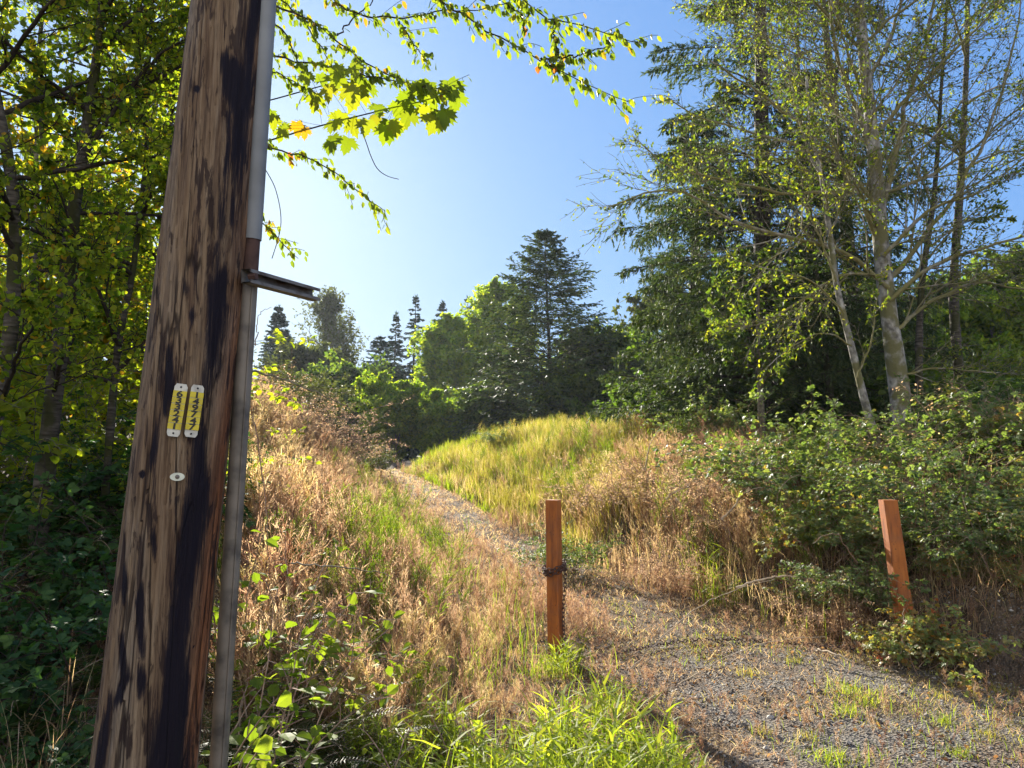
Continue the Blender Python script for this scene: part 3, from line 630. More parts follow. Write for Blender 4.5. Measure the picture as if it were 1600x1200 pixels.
def conifer(name, x, y, h, cw, label, needle='far_needle', nb=120, ns=14, nn=9, size=.25, cb=.06, droop=-.08, group=None, up=.15, z0=None, ragged=.25, pw=.85, bark='fir_bark', lean=0, rtr=.014):
    z = float(H(x, y)) if z0 is None else z0
    root = thing(name, (x, y, z), label, 'conifer tree', group)
    wood = MB(); lv = MB()
    tr = curve(np.array([[0, 0, -.2]]), np.array([[lean, 0, 1.]]), h + .2, 14, .012, .0)
    tubes(wood, tr, (h * rtr * np.linspace(1, .06, 14))[None], 9)
    t = cb + (1 - cb) * np.sort(U(0, 1, nb)) ** .9; t = np.minimum(t, .985)
    p, tg = sample(rep(tr, nb), t); a = np.arange(nb) * 2.399 + U(-.4, .4, nb)
    f = (t - cb) / (1 - cb); L = cw * (np.clip(1 - f, 0, 1) ** pw * (1 - .35 * np.exp(-f / .07)) + .03) * U(1 - ragged, 1 + ragged * .6, nb)
    d = np.stack([np.cos(a), np.sin(a), up + .8 * np.clip(f - .6, 0, 1) + U(-.1, .1, nb)], 1)
    b1 = curve(p, d, L, 7, .05, droop); b1[:, -1, 2] += .04 * L
    tubes(wood, b1, (h * .0028 * (1.1 - f))[:, None] * np.linspace(1, .15, 7)[None] + .002, 5)
    pp = rep(b1, ns); n = len(pp); tt = (.12 + .88 * (np.tile(np.arange(ns), nb) + U(0, 1, n)) / ns)
    q, tg2 = sample(pp, tt); side = np.cross(tg2, [[0, 0, 1.]]); sg = np.where(U(0, 1, n) < .5, -1, 1)[:, None]
    dd = tg2 * .8 + side * sg * U(.6, 1.1, n)[:, None] + np.stack([np.zeros(n), np.zeros(n), U(-.45, .1, n)], 1)
    L2 = np.repeat(L, ns) * (.42 * (1.05 - tt) + .10) * U(.7, 1.2, n)
    b2 = curve(q, dd, L2, 4, .08, droop * 1.3)
    tubes(wood, b2, np.full((n, 4), .0016 + h * .0002), 3)
    pp = rep(b2, nn); n3 = len(pp); tt3 = U(.05, 1, n3); q3, tg3 = sample(pp, tt3)
    s3 = np.cross(tg3, [[0, 0, 1.]]) * np.where(U(0, 1, n3) < .5, -1, 1)[:, None]
    d3 = tg3 + s3 * U(.2, .9, n3)[:, None] + np.stack([np.zeros(n3), np.zeros(n3), U(-.55, .15, n3)], 1)
    nm = rng.normal(0, .5, (n3, 3)); nm[:, 2] += 1
    ff = np.repeat(np.repeat(f, ns), nn)
    place(lv, NEED[0] * [1.9, 1, 1], NEED[1], q3, d3, nm, U(.6, 1.25, n3) * size * (1.05 - .6 * ff), 0, np.clip(rng.normal(.45, .25, n3), 0, 1))
    tp = tr[0, -1]; k = 24; d = rng.normal(0, .5, (k, 3)); d[:, 2] = np.abs(d[:, 2]) + .4; place(lv, NEED[0], NEED[1], np.repeat(tp[None] - [0, 0, .2], k, 0) + np.stack([np.zeros(k), np.zeros(k), U(-h * .03, .1, k)], 1), d, rng.normal(0, 1, (k, 3)), size, 0, .4)
    wood.build('trunk', M[bark], root, True)
    lv.build('crown', M[needle], root)
    return root
def topz(px, py, D): return P(px, py, D)[2]
def at_px(px, D): return float(P(px, 700, D)[0])
def hgt(px, py, D): x = at_px(px, D); return topz(px, py, D) - float(H(x, D))

# ------------------------------------------------------------------ background trees
G = 'trees standing behind the weedy mound'
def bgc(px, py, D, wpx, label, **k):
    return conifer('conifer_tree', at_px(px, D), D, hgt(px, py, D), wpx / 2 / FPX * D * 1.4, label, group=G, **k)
def bgb(px, py, D, wpx, label, name='broadleaf_tree', **k):
    return broadleaf(name, at_px(px, D), D, hgt(px, py, D), wpx / 2 / FPX * D * 1.3, label, group=G, **k)
bgc(432, 476, 70, 84, 'dense dark blue conical conifer farthest left, just right of the pole', nb=340, ns=18, nn=11, size=.42, pw=.75)
bgb(514, 452, 78, 110, 'tall airy poplar with a rounded see-through crown, left of the bare sky gap', leaf='olive_leaf', nb=60, ns=9, nt_=6, nl=3, size=.30, cb=.3, tint=(.3, 1.), asc=1.3, bark='alder_bark', wtop=.4)
bgb(468, 535, 56, 110, 'olive bushy tree right under the dark cone-shaped conifer', leaf='olive_leaf', nb=46, ns=10, nt_=8, nl=6, size=.34, cb=.05)
bgb(545, 580, 48, 120, 'dull green rounded tree at the foot of the airy poplar', leaf='mid_leaf', nb=46, ns=10, nt_=8, nl=6, size=.30, cb=.03)
bgc(596, 525, 60, 100, 'short grey green conifer with a blunt top, left of the two thin spires', nb=240, ns=14, nn=10, size=.34, pw=.7)
bgc(612, 488, 66, 56, 'thin conifer spire, left one of the pair', nb=170, ns=12, nn=9, size=.36)
bgc(643, 464, 64, 74, 'thin conifer spire, taller one of the pair with open layered boughs', nb=130, ns=12, nn=9, size=.38, ragged=.4)
bgc(683, 470, 68, 80, 'distant conifer peeking above the yellow green tree with a ragged top', nb=130, ns=12, nn=9, size=.38, ragged=.4)
bgc(733, 462, 66, 70, 'distant conifer mostly hidden between the two bright green trees', nb=130, ns=12, nn=9, size=.38, ragged=.4)
bgb(702, 484, 56, 105, 'yellow green leafy tree with a rounded top left of the tallest bright tree', leaf='bright_leaf', nb=60, ns=10, nt_=8, nl=6, size=.30, cb=.08, tint=(.2, 1.))
bgb(778, 432, 58, 108, 'tallest bright green leafy tree touching the big dark fir', leaf='bright_leaf', nb=70, ns=10, nt_=8, nl=6, size=.30, cb=.08, wtop=.35, tint=(.2, 1.))
bgc(864, 360, 36, 245, 'big dark fir with a sharp tip and open spreading boughs in mid view', needle='fir_needle', nb=270, ns=18, nn=14, size=.25, cb=.06, pw=.72, ragged=.4, droop=-.03, up=.25)
bgb(948, 522, 38, 130, 'green leafy tree right of the big dark fir', leaf='mid_leaf', nb=60, ns=10, nt_=8, nl=7, size=.26, cb=.04)
bgb(905, 590, 34, 110, 'low green tree under the right boughs of the big dark fir', leaf='mid_leaf', nb=46, ns=10, nt_=8, nl=7, size=.24, cb=.04)
bgb(622, 580, 40, 140, 'yellow green bush by the end of the track', 'bush', leaf='bright_leaf', cat='bush', nb=48, ns=10, nt_=8, nl=6, size=.19, cb=.04, multi=3, rtr=.016)
bgb(690, 600, 40, 120, 'yellow green bush right beside the one at the track end', 'bush', leaf='bright_leaf', cat='bush', nb=44, ns=10, nt_=8, nl=6, size=.19, cb=.03, multi=3, rtr=.016)
bgb(765, 592, 38, 130, 'mid green bush in front of the tallest bright tree', 'bush', leaf='mid_leaf', cat='bush', nb=44, ns=10, nt_=8, nl=6, size=.18, cb=.03, multi=3, rtr=.016)
bgb(1062, 428, 40, 150, 'pale airy willow seen through the gap under the big spruce boughs', leaf='olive_leaf', nb=50, ns=9, nt_=7, nl=5, size=.26, cb=.1, droop=.8)
bgb(1130, 470, 36, 150, 'olive tree filling the gap behind the big spruce', leaf='olive_leaf', nb=46, ns=9, nt_=7, nl=5, size=.24, cb=.08)
for i, (px, py, D, w, lf, lb) in enumerate([(1240, 400, 30, 200, 'mid_leaf', 'dark leafy tree behind the spruce trunk'), (1330, 430, 27, 190, 'mid_leaf', 'dark leafy tree behind the thin pale alder stem'),
        (1480, 440, 26, 200, 'mid_leaf', 'green leafy tree just right of the thick alder trunk, farther back'), (1570, 470, 24, 190, 'bright_leaf', 'brighter green tree at the right edge of the view'), (1660, 380, 27, 220, 'mid_leaf', 'tall green tree cut by the right edge of the view')]):
    broadleaf('broadleaf_tree', at_px(px, D), D, hgt(px, py, D), w / 2 / FPX * D, lb, leaf=lf, nb=44, ns=9, nt_=8, nl=6, size=.2, cb=.04, group='trees behind the alders')
def far_forest():
    mb = MB(); n = 42000
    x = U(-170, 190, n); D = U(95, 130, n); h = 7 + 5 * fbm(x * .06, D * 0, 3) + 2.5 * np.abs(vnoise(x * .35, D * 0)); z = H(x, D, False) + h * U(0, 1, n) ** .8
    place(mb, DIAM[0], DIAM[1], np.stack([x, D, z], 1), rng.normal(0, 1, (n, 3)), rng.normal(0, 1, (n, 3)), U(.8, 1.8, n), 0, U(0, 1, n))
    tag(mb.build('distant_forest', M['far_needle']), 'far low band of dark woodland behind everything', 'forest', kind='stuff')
far_forest()

# ------------------------------------------------------------------ the big spruce and its neighbours on the right
def big_spruce(px, D, htop, reach, label, nb=120, needle='fir_needle', cb=.0, ns=22, nn=9, seed_up=.12, sub=6):
    x = at_px(px, D); z = float(H(x, D)); root = thing('spruce_tree', (x, D, z), label, 'conifer tree', 'conifers right of the mound')
    wood = MB(); lv = MB(); tr = curve(np.array([[0, 0, -.2]]), np.array([[.0, 0, 1.]]), htop, 14, .008)
    tubes(wood, tr, (.24 * np.linspace(1, .12, 14))[None], 10)
    t = np.sort(.04 + cb + (.94 - cb) * U(0, 1, nb) ** 1.35); p, _ = sample(rep(tr, nb), t); a = np.arange(nb) * 2.399 + U(-.3, .3, nb)
    L = reach * (1 - t) ** .5 * U(.6, 1.2, nb); d = np.stack([np.cos(a), np.sin(a), seed_up + U(-.08, .18, nb)], 1)
    b1 = curve(p, d, L, 9, .05, -.075); b1[:, -2:, 2] += (L * .05)[:, None] * [.4, 1.]
    tubes(wood, b1, (.035 * (1.1 - t))[:, None] * np.linspace(1, .15, 9)[None] + .003, 6)
    pp = rep(b1, ns); n = len(pp); tt = .15 + .85 * (np.tile(np.arange(ns), nb) + U(0, 1, n)) / ns; q, tg = sample(pp, tt)
    sd_ = np.cross(tg, [[0, 0, 1.]]) * np.where(np.tile(np.arange(ns) % 2, nb) < 1, -1, 1)[:, None]
    L2 = np.repeat(L, ns) * (.34 * (1.0 - tt) + .09) * U(.7, 1.2, n)
    b2 = curve(q, tg * .7 + sd_ * U(.5, 1.1, n)[:, None], L2, 5, .1, -.16)
    tubes(wood, b2, np.full((n, 5), .004), 3)
    b3, _ = spawn(b2, sub, .1, 1, .8, np.repeat(L2, sub) * U(.2, .4, n * sub) + .08, 3, .1, -.3, .5)
    pp = rep(b3, nn); n3 = len(pp); q3, tg3 = sample(pp, U(0, 1, n3)); d3 = tg3 + rng.normal(0, .35, (n3, 3)); d3[:, 2] -= .15
    place(lv, NEED[0] * [1.15, 1, 1], NEED[1], q3, d3, rng.normal(0, .6, (n3, 3)) + [0, 0, 1], U(.06, .12, n3), 0, np.clip(rng.normal(.45, .25, n3), 0, 1))
    wood.build('trunk', M['fir_bark'], root, True); lv.build('crown', M[needle], root); return root
big_spruce(1200, 16, 17, 3.4, 'huge dark spruce with sweeping drooping boughs left of the pale alders', nb=165, nn=19)
big_spruce(1090, 20, 9, 2.6, 'smaller dark spruce standing left behind the huge one', nb=90, ns=18, nn=10, sub=5)
big_spruce(1345, 19, 15, 3.0, 'dark spruce half hidden behind the thick alder trunk', nb=70, ns=16, nn=8, sub=5)
broadleaf('broadleaf_tree', at_px(1190, 13.3), 13.3, hgt(1190, 375, 13.3), 1.05, 'young green maple-like tree growing in front of the spruce trunk', leaf='mid_leaf', nb=22, ns=7, nt_=5, nl=4, size=.085, cb=.35, tpl=BROAD)

def limbtree(name, trunk, r0, limbs, label, cat, leaf, leafsize, bark, tbark=None, nsub=10, ntw=8, nlf=4, sublen=.38, tpl=LEAF, droop=.3, twig='twig', sides=12, tint=(0, .95), sub_up=.03, nl2=0, group=None, tsub=0):
    """trunk: world polyline; limbs: list of (world polyline, radius)"""
    base = trunk[0].copy(); root = thing(name, base, label, cat, group)
    tk = MB(); lb = MB(); tw = MB(); lv = MB()
    t = smoothline(trunk, 24); tubes(tk, t[None], (r0 * (np.linspace(1, .3, 24)))[None] * (1 + .06 * rng.normal(0, 1, (1, 24))), sides)
    allb = []
    for pts, r in limbs:
        q = smoothline(pts, 16); q[1:-1] += rng.normal(0, .012, (14, 3)) * np.linalg.norm(q[-1] - q[0]) * .35; tubes(lb, q[None], (r * np.linspace(1, .18, 16) + .002)[None], 7); allb.append(q)
    allb = np.array(allb); l0 = np.linalg.norm(allb[:, -1] - allb[:, 0], axis=1)
    rl = np.repeat(l0, nsub) * sublen * U(.5, 1.25, len(allb) * nsub); s1, ts = spawn(allb, nsub, .08, 1.0, .75, lambda t: rl * (1.25 - .95 * t), 7, .10, sub_up)
    tubes(lb, s1, (np.repeat([r for _, r in limbs], nsub) * .38 * (1.1 - ts))[:, None] * np.linspace(1, .2, 7)[None] + .0015, 4)
    l1 = np.linalg.norm(s1[:, -1] - s1[:, 0], axis=1)
    s2, _ = spawn(s1, ntw, .1, 1.0, .8, np.repeat(l1, ntw) * U(.25, .6, len(s1) * ntw), 5, .14, sub_up)
    tubes(tw, s2, np.full((len(s2), 1), .0035) * np.linspace(1, .5, 5)[None], 3)
    add_leaves(lv, s2, nlf, tpl, leafsize, tint, droop)
    if nl2: add_leaves(lv, s1, nl2, tpl, leafsize, tint, droop)
    tk.build('trunk', M[tbark or bark], root, True, base)
    lb.build('limbs', M[bark], root, True, base); tw.build('twigs', M[twig], root, False, base); lv.build('leaves', M[leaf], root, False, base)
    return root

# thick mossy alder
def W_(pts, D0, D1):
    return PL(pts, list(np.linspace(D0, D1, len(pts))))
T = W_([(1420, 760), (1412, 690), (1404, 600), (1390, 500), (1378, 400), (1370, 300), (1362, 200), (1352, 110), (1342, 0), (1335, -160), (1330, -300)], 10.6, 10.9)
T[0, 2] = H(T[0, 0], T[0, 1]) - .15
limbs = [
 (W_([(1376, 380), (1340, 300), (1300, 240), (1245, 190), (1180, 140), (1110, 95)], 10.7, 9.9), .055),
 (W_([(1366, 260), (1345, 190), (1318, 110), (1300, 40), (1290, -60), (1280, -150)], 10.8, 10.5), .06),
 (W_([(1374, 340), (1400, 240), (1425, 140), (1450, 50), (1470, -60), (1480, -160)], 10.8, 11.2), .06),
 (W_([(1385, 440), (1440, 370), (1500, 290), (1545, 200), (1580, 90), (1600, -20)], 10.7, 11.4), .05),
 (W_([(1390, 470), (1450, 420), (1520, 390), (1600, 370), (1690, 340)], 10.6, 10.0), .045),
 (W_([(1394, 520), (1460, 470), (1530, 440), (1600, 455), (1680, 450)], 10.6, 11.6), .04),
 (W_([(1388, 450), (1330, 400), (1250, 370), (1160, 350), (1080, 305), (1010, 300), (950, 325)], 10.6, 9.6), .045),
 (W_([(1372, 330), (1320, 260), (1240, 225), (1150, 200), (1090, 180), (1040, 150)], 10.7, 11.0), .045),
 (W_([(1368, 300), (1310, 300), (1220, 300), (1130, 280), (1050, 260), (990, 215)], 10.8, 10.0), .04),
 (W_([(1364, 220), (1420, 150), (1480, 90), (1540, 30), (1600, -50)], 10.8, 10.4), .045),
 (W_([(1356, 130), (1390, 60), (1410, -20), (1420, -140)], 10.9, 11.6), .04),
 (W_([(1350, 80), (1290, 20), (1230, -40), (1180, -120)], 10.9, 10.3), .04),
 (W_([(1372, 300), (1440, 280), (1510, 240), (1590, 170), (1660, 120)], 10.8, 11.8), .04),
 (W_([(1368, 240), (1260, 130), (1190, 60), (1150, 20), (1110, 0)], 10.8, 11.5), .035),
 (W_([(1400, 590), (1460, 575), (1540, 582), (1640, 585)], 10.6, 10.3), .022),
 (W_([(1385, 430), (1320, 430), (1250, 470), (1200, 500), (1120, 520)], 10.6, 9.8), .03),
 (W_([(1380, 400), (1450, 330), (1530, 300), (1620, 230)], 10.6, 9.9), .04),
]
for k in range(16):
    f = U(.3, .98); q, _ = sample(smoothline(T, 24)[None], np.array([f])); q = q[0]; a = U(0, 6.28); L = U(1.4, 3.0)
    e = q + np.array([math.cos(a) * L, math.sin(a) * L * .7, U(.5, 2.0)]); limbs.append((np.array([q, (q + e) / 2 + [0, 0, -.1], e]), U(.018, .034)))
limbs = [(a, b * .72) for a, b in limbs]
limbtree('alder_tree', T, .14, limbs, 'thick mossy alder with pale bark and a wide web of bare twigs', 'tree', 'alder_leaf', .048, 'mossy_bark', 'alder_bark', nsub=20, ntw=13, nlf=3, sublen=.38, nl2=2, group='alders on the right bank')
# thin leaning alder
T = W_([(1386, 745), (1376, 712), (1352, 630), (1330, 540), (1308, 450), (1296, 360), (1284, 280), (1268, 200), (1260, 120)], 9.9, 10.2); T[0, 2] = H(T[0, 0], T[0, 1]) - .1
limbs = [(W_([(1306, 440), (1280, 370), (1250, 310), (1200, 260)], 9.9, 9.5), .016), (W_([(1296, 370), (1320, 300), (1335, 220), (1340, 140)], 9.9, 10.3), .016), (W_([(1318, 490), (1270, 440), (1200, 420), (1130, 400)], 9.9, 9.4), .014),
 (W_([(1340, 590), (1362, 530), (1370, 470), (1378, 420)], 9.9, 9.8), .012), (W_([(1284, 280), (1250, 200), (1235, 120), (1230, 40)], 10, 10.2), .014), (W_([(1330, 540), (1290, 520), (1240, 540), (1190, 580)], 9.9, 9.3), .010)]
limbtree('alder_tree', T, .062, limbs, 'slender pale alder stem leaning left, beside the thick alder', 'tree', 'alder_leaf', .06, 'mossy_bark', 'alder_bark', nsub=8, ntw=6, nlf=4, group='alders on the right bank', sides=8)
# background alder stems
for pts, D, r, lb in (([(1515, 760), (1500, 600), (1490, 450), (1500, 300), (1510, 100), (1512, -60)], 14.5, .11, 'dark straight alder stem well right of the thick alder, farther back'),
                      ([(1312, 720), (1290, 560), (1275, 430), (1262, 300), (1250, 150), (1245, 0)], 14.8, .08, 'dark thin alder stem between spruce trunk and slender leaning stem'),
                      ([(1445, 740), (1436, 600), (1440, 450), (1460, 300), (1470, 150), (1480, 0)], 12.5, .07, 'thin grey alder stem close behind the right side of the thick alder')):
    T = W_(pts, D, D); T[0, 2] = H(T[0, 0], T[0, 1]) - .1
    lm = []
    for i in range(9):
        q = T[1] + (T[-1] - T[1]) * U(.15, .95); e = q + np.array([U(.8, 2.2) * (1 if i % 2 else -1), U(-1, 1), U(.3, 1.4)]); mid_ = (q + e) / 2 + [0, 0, .2]; lm.append((np.array([q, mid_, e]), r * .25))
    limbtree('alder_tree', T, r, lm, lb, 'tree', 'alder_leaf', .065, 'mossy_bark', 'thicket_bark', nsub=9, ntw=7, nlf=5, group='alders on the right bank', sides=8)

# ------------------------------------------------------------------ overhanging cherry and maple
def hang_leaves(mb, line, m, tpl, size, tint, jit=.02):
    n = int(m); t = (np.arange(n) + U(0, 1, n)) / n; p, tg = sample(rep(line[None], n), t)
    side = nrm(np.cross(tg, [[0, 0, 1.]])) * np.where(np.arange(n) % 2, 1, -1)[:, None]
    d = tg * U(.3, .9, n)[:, None] + side * U(.1, .8, n)[:, None]; d[:, 2] -= U(.5, 1.4, n)
    nm = side * -.9 + rng.normal(0, .45, (n, 3)) + [0, -.3, .4]
    place(mb, tpl[0], tpl[1], p + rng.normal(0, jit, (n, 3)), d, nm, U(.65, 1.25, n) * size, 0, np.clip(rng.normal(.42, .22, n), 0, 1) if tint is None else tint)
def overhang():
    D = 4.6
    tb = np.array([-2.75, 6.6, 0.]); tb[2] = H(tb[0], tb[1]) - .1
    tr = np.array([tb, [-2.8, 6.5, 2.2], [-2.75, 6.2, 3.6], [-2.5, 5.8, 4.8], [-2.2, 5.4, 5.8], [-1.9, 5.0, 6.6]])
    root = thing('cherry_tree', tb, 'wild cherry behind the pole whose long leafy branches arch across the sky', 'tree')
    tk = MB(); tubes(tk, smoothline(tr, 20)[None], (np.linspace(.085, .02, 20))[None], 10); tk.build('trunk', M['thicket_bark'], root, True, tb)
    B = [([(437, 12), (503, 45), (565, 93), (614, 120), (668, 136), (705, 144)], (4.9, 4.4), (300, -60, 5.3)),
         ([(429, 87), (524, 107), (606, 124), (689, 142)], (4.9, 4.5), (330, 60, 5.3)),
         ([(548, 18), (614, 29), (685, 18), (742, 14), (796, 6)], (4.8, 4.3), (470, -20, 5.2)),
         ([(689, 0), (713, 18), (755, 45), (796, 66), (845, 93), (895, 120), (936, 142), (982, 159)], (4.5, 4.1), (560, -140, 5.0)),
         ([(821, 0), (866, 31), (915, 41), (965, 58), (1006, 68)], (4.3, 4.0), (600, -180, 4.9)),
         ([(845, 92), (895, 89), (928, 78), (957, 72)], (4.25, 4.1), None),
         ([(623, 33), (647, 70), (672, 103)], (4.7, 4.6), None),
         ([(524, 56), (560, 22), (581, 0), (600, -60)], (4.85, 4.9), None),
         ([(416, 231), (482, 247), (524, 272), (565, 305), (602, 330)], (4.9, 4.6), (330, 215, 5.2)),
         ([(408, 346), (433, 371), (466, 404)], (4.8, 4.7), (350, 300, 5.0)),
         ([(440, 0), (470, 30), (500, 70), (520, 110)], (5.1, 4.9), (380, -60, 5.4)),
         ([(432, 40), (455, 70), (470, 110), (480, 140)], (5.2, 5.0), (360, 10, 5.5)),
         ([(425, 110), (450, 125), (480, 140), (500, 160)], (5.1, 4.9), (350, 90, 5.4)),
         ([(866, 31), (867, 60), (878, 104)], (4.2, 4.2), None), ([(790, 5), (815, 25), (818, 48)], (4.3, 4.3), None)]
    wd = MB(); lv = MB(); tcv = smoothline(tr, 20)
    for i, (pts, (d0, d1), pre) in enumerate(B):
        w = W_(pts, d0, d1)
        if pre is not None:
            a = P(*pre); j = tcv[np.argmin(np.linalg.norm(tcv - a, axis=1) + .5 * np.abs(tcv[:, 2] - a[2] + .4))]; w = np.concatenate([[j], [a], w])
        q = smoothline(w, 40); n0 = 2 if pre is not None else 0
        q[1:-1] += rng.normal(0, .006, (38, 3)); r = np.linspace(.013 if pre is not None else .006, .002, 40); tubes(wd, q[None], r[None], 6)
        Ln = np.linalg.norm(np.diff(q, axis=0), axis=1).sum()
        st = int(40 * .12)
        hang_leaves(lv, q[st:], Ln * (62 if i != 7 else 8), LEAF, .056, None)
        # side shoots
        ns = int(Ln * 7) if i != 7 else 0
        if ns:
            s, _ = spawn(q[None, st:], ns, 0, 1, .8, U(.07, .22, ns), 5, .1, -.06)
            tubes(wd, s, np.full((ns, 5), .0018), 3)
            for l in s: hang_leaves(lv, l, 5, LEAF, .052, None, .008)
    # leafless vine and dead twig
    for pts, dd in (([(398, 232), (412, 260), (431, 297), (439, 350), (425, 404)], 4.9), ([(556, 186), (566, 206), (573, 225), (580, 245), (590, 264), (605, 275), (623, 280)], 4.6)):
        tubes(wd, smoothline(W_(pts, dd, dd - .1), 24)[None], np.full((1, 24), .0028), 4)
    wd.build('branches', M['dark_twig'], root, True, tb); lv.build('leaves', M['cherry_leaf'], root, False, tb)
    # maple
    tb = np.array([-3.3, 7.4, 0.]); tb[2] = H(tb[0], tb[1]) - .1
    root = thing('maple_tree', tb, 'young maple behind the pole reaching right with big lobed yellow green leaves', 'tree')
    trm = np.array([tb, [-3.3, 7.2, 2.4], [-3.0, 6.9, 3.6], [-2.7, 6.4, 4.6], [-2.5, 6.2, 5.4]]); tk = MB(); tubes(tk, smoothline(trm, 16)[None], np.linspace(.07, .015, 16)[None], 9); tk.build('trunk', M['thicket_bark'], root, True, tb)
    wd = MB(); lv = MB()
    m1 = np.concatenate([[trm[1] + [0, 0, .6]], W_([(360, 240), (416, 221), (503, 196), (586, 175), (656, 159), (705, 144)], 5.4, 4.5)]); m2 = np.concatenate([[trm[2]], W_([(360, 170), (420, 157), (482, 140), (544, 124), (600, 120)], 5.5, 4.8)])
    for q, r in ((m1, .011), (m2, .009)): tubes(wd, smoothline(q, 40)[None], np.linspace(r, .003, 40)[None], 6)
    spots = [(495, 165, 34), (470, 200, 20), (440, 210, 26), (463, 205, 26), (477, 212, 22), (520, 233, 38), (545, 236, 36), (515, 235, 24), (560, 160, 50), (575, 150, 44), (530, 120, 34), (555, 118, 34), (480, 128, 26), (500, 130, 26),
             (535, 195, 34), (520, 205, 30), (548, 205, 34), (575, 205, 32), (600, 215, 34), (608, 210, 40), (585, 195, 30), (632, 160, 30), (650, 150, 36), (642, 195, 44), (660, 180, 30), (680, 205, 40), (690, 200, 46), (672, 150, 40), (700, 150, 44), (712, 165, 42), (655, 148, 32), (640, 170, 30), (430, 195, 26), (425, 188, 28), (530, 140, 40), (545, 155, 36), (515, 150, 30), (590, 180, 30), (616, 205, 30), (697, 190, 36), (675, 165, 30), (440, 215, 22), (620, 175, 28)]
    q1 = smoothline(m1, 60); q2 = smoothline(m2, 60); al = np.concatenate([q1, q2])
    for (a, b, s) in spots:
        p = P(a, b - s * .55, U(4.5, 4.95)); j = al[np.argmin(np.linalg.norm(al - p, axis=1) + .6 * np.abs(al[:, 0] - p[0]))]
        tubes(wd, curve(j[None], (p - j)[None], np.linalg.norm(p - j), 4, .04), np.full((1, 4), .0013), 3)
        d = np.array([[U(-.5, .6), U(-.5, .5), -1.]]); nm = np.array([[U(-.5, .5), -1 + U(-.3, .5), U(-.1, .9)]])
        place(lv, MAPLE[0], MAPLE[1], p[None], d, nm, s / FPX * 4.8 * 1.0, 0, np.array([.95 if (a, b) in ((463, 205), (477, 212)) else U(.1, .7)]))
    wd.build('branches', M['dark_twig'], root, True, tb); lv.build('leaves', M['maple_leaf'], root, False, tb)
overhang()

# ------------------------------------------------------------------ left thicket
def thicket():
    specs = [  # trunk pixels, D, radius, spread, label
        ([(60, 760), (95, 520), (115, 330), (128, 250), (150, 100), (160, 0), (168, -140)], 6.3, .115, 'thick dark trunk with ringed bark leaning right in the left thicket'),
        ([(165, 720), (182, 560), (205, 440), (218, 340), (228, 250), (232, 120), (240, -40)], 6.8, .055, 'thin curving brown trunk right beside the pole in the thicket'),
        ([(-60, 760), (10, 560), (22, 420), (20, 300), (-10, 120), (-40, -60)], 5.6, .10, 'dark trunk at the left edge of the view draped in dead stems'),
        ([(250, 700), (262, 500), (262, 300), (270, 120), (275, -80)], 9.0, .07, 'slim trunk close behind the left side of the pole'),
        ([(60, 720), (50, 500), (70, 300), (60, 100), (80, -80)], 9.5, .08, 'slim trunk deep in the thicket between the two thick trunks')]
    for i, (pts, D, r, lb) in enumerate(specs):
        r *= .75; T = W_(pts, D, D + .4); T[0, 2] = H(T[0, 0], T[0, 1]) - .2
        lm = []
        for k in range(17):
            f = U(.22, 1.0); q, _ = sample(smoothline(T, 20)[None], np.array([f])); q = q[0]
            a = U(0, 2 * math.pi); L = U(1.0, 2.3); e = q + np.array([math.cos(a) * L, math.sin(a) * L * .9, U(-.2, 1.1)])
            # keep the boughs left of the open sky
            lim = (345 - 800) / FPX * e[1]; e[0] = min(e[0], lim - .1)
            lm.append((np.array([q, (q + e) / 2 + [0, 0, U(-.1, .3)], e]), .02))
        limbtree('thicket_tree', T, r, lm, lb, 'tree', 'thicket_leaf', .048, 'dark_twig', 'thicket_bark', nsub=12, ntw=8, nlf=8, sublen=.45, nl2=5, tpl=BROAD, tint=(0, .75), droop=.5, twig='dark_twig', group='trees of the left thicket', sides=10)
thicket()
for px, py, D, w, lb in ((40, 120, 13, 330, 'leafy tree behind the left thicket at the left edge'), (200, 60, 14.5, 300, 'leafy tree behind the thicket just left of the pole'), (120, 330, 11.5, 300, 'lower leafy tree filling the middle of the left thicket'), (30, 420, 10, 260, 'low leafy tree at the left edge behind the ferns'), (190, 480, 12.5, 200, 'low bushy tree seen just left of the number tags'), (-60, 300, 15, 420, 'far leafy tree beyond the left edge of the thicket')):
    broadleaf('thicket_tree', at_px(px, D), D, hgt(px, py, D), w / 2 / FPX * D * .8, lb, leaf='thicket_leaf', nb=30, ns=8, nt_=6, nl=4, size=.10, cb=.1, tpl=BROAD, tint=(.2, 1.), group='trees of the left thicket')

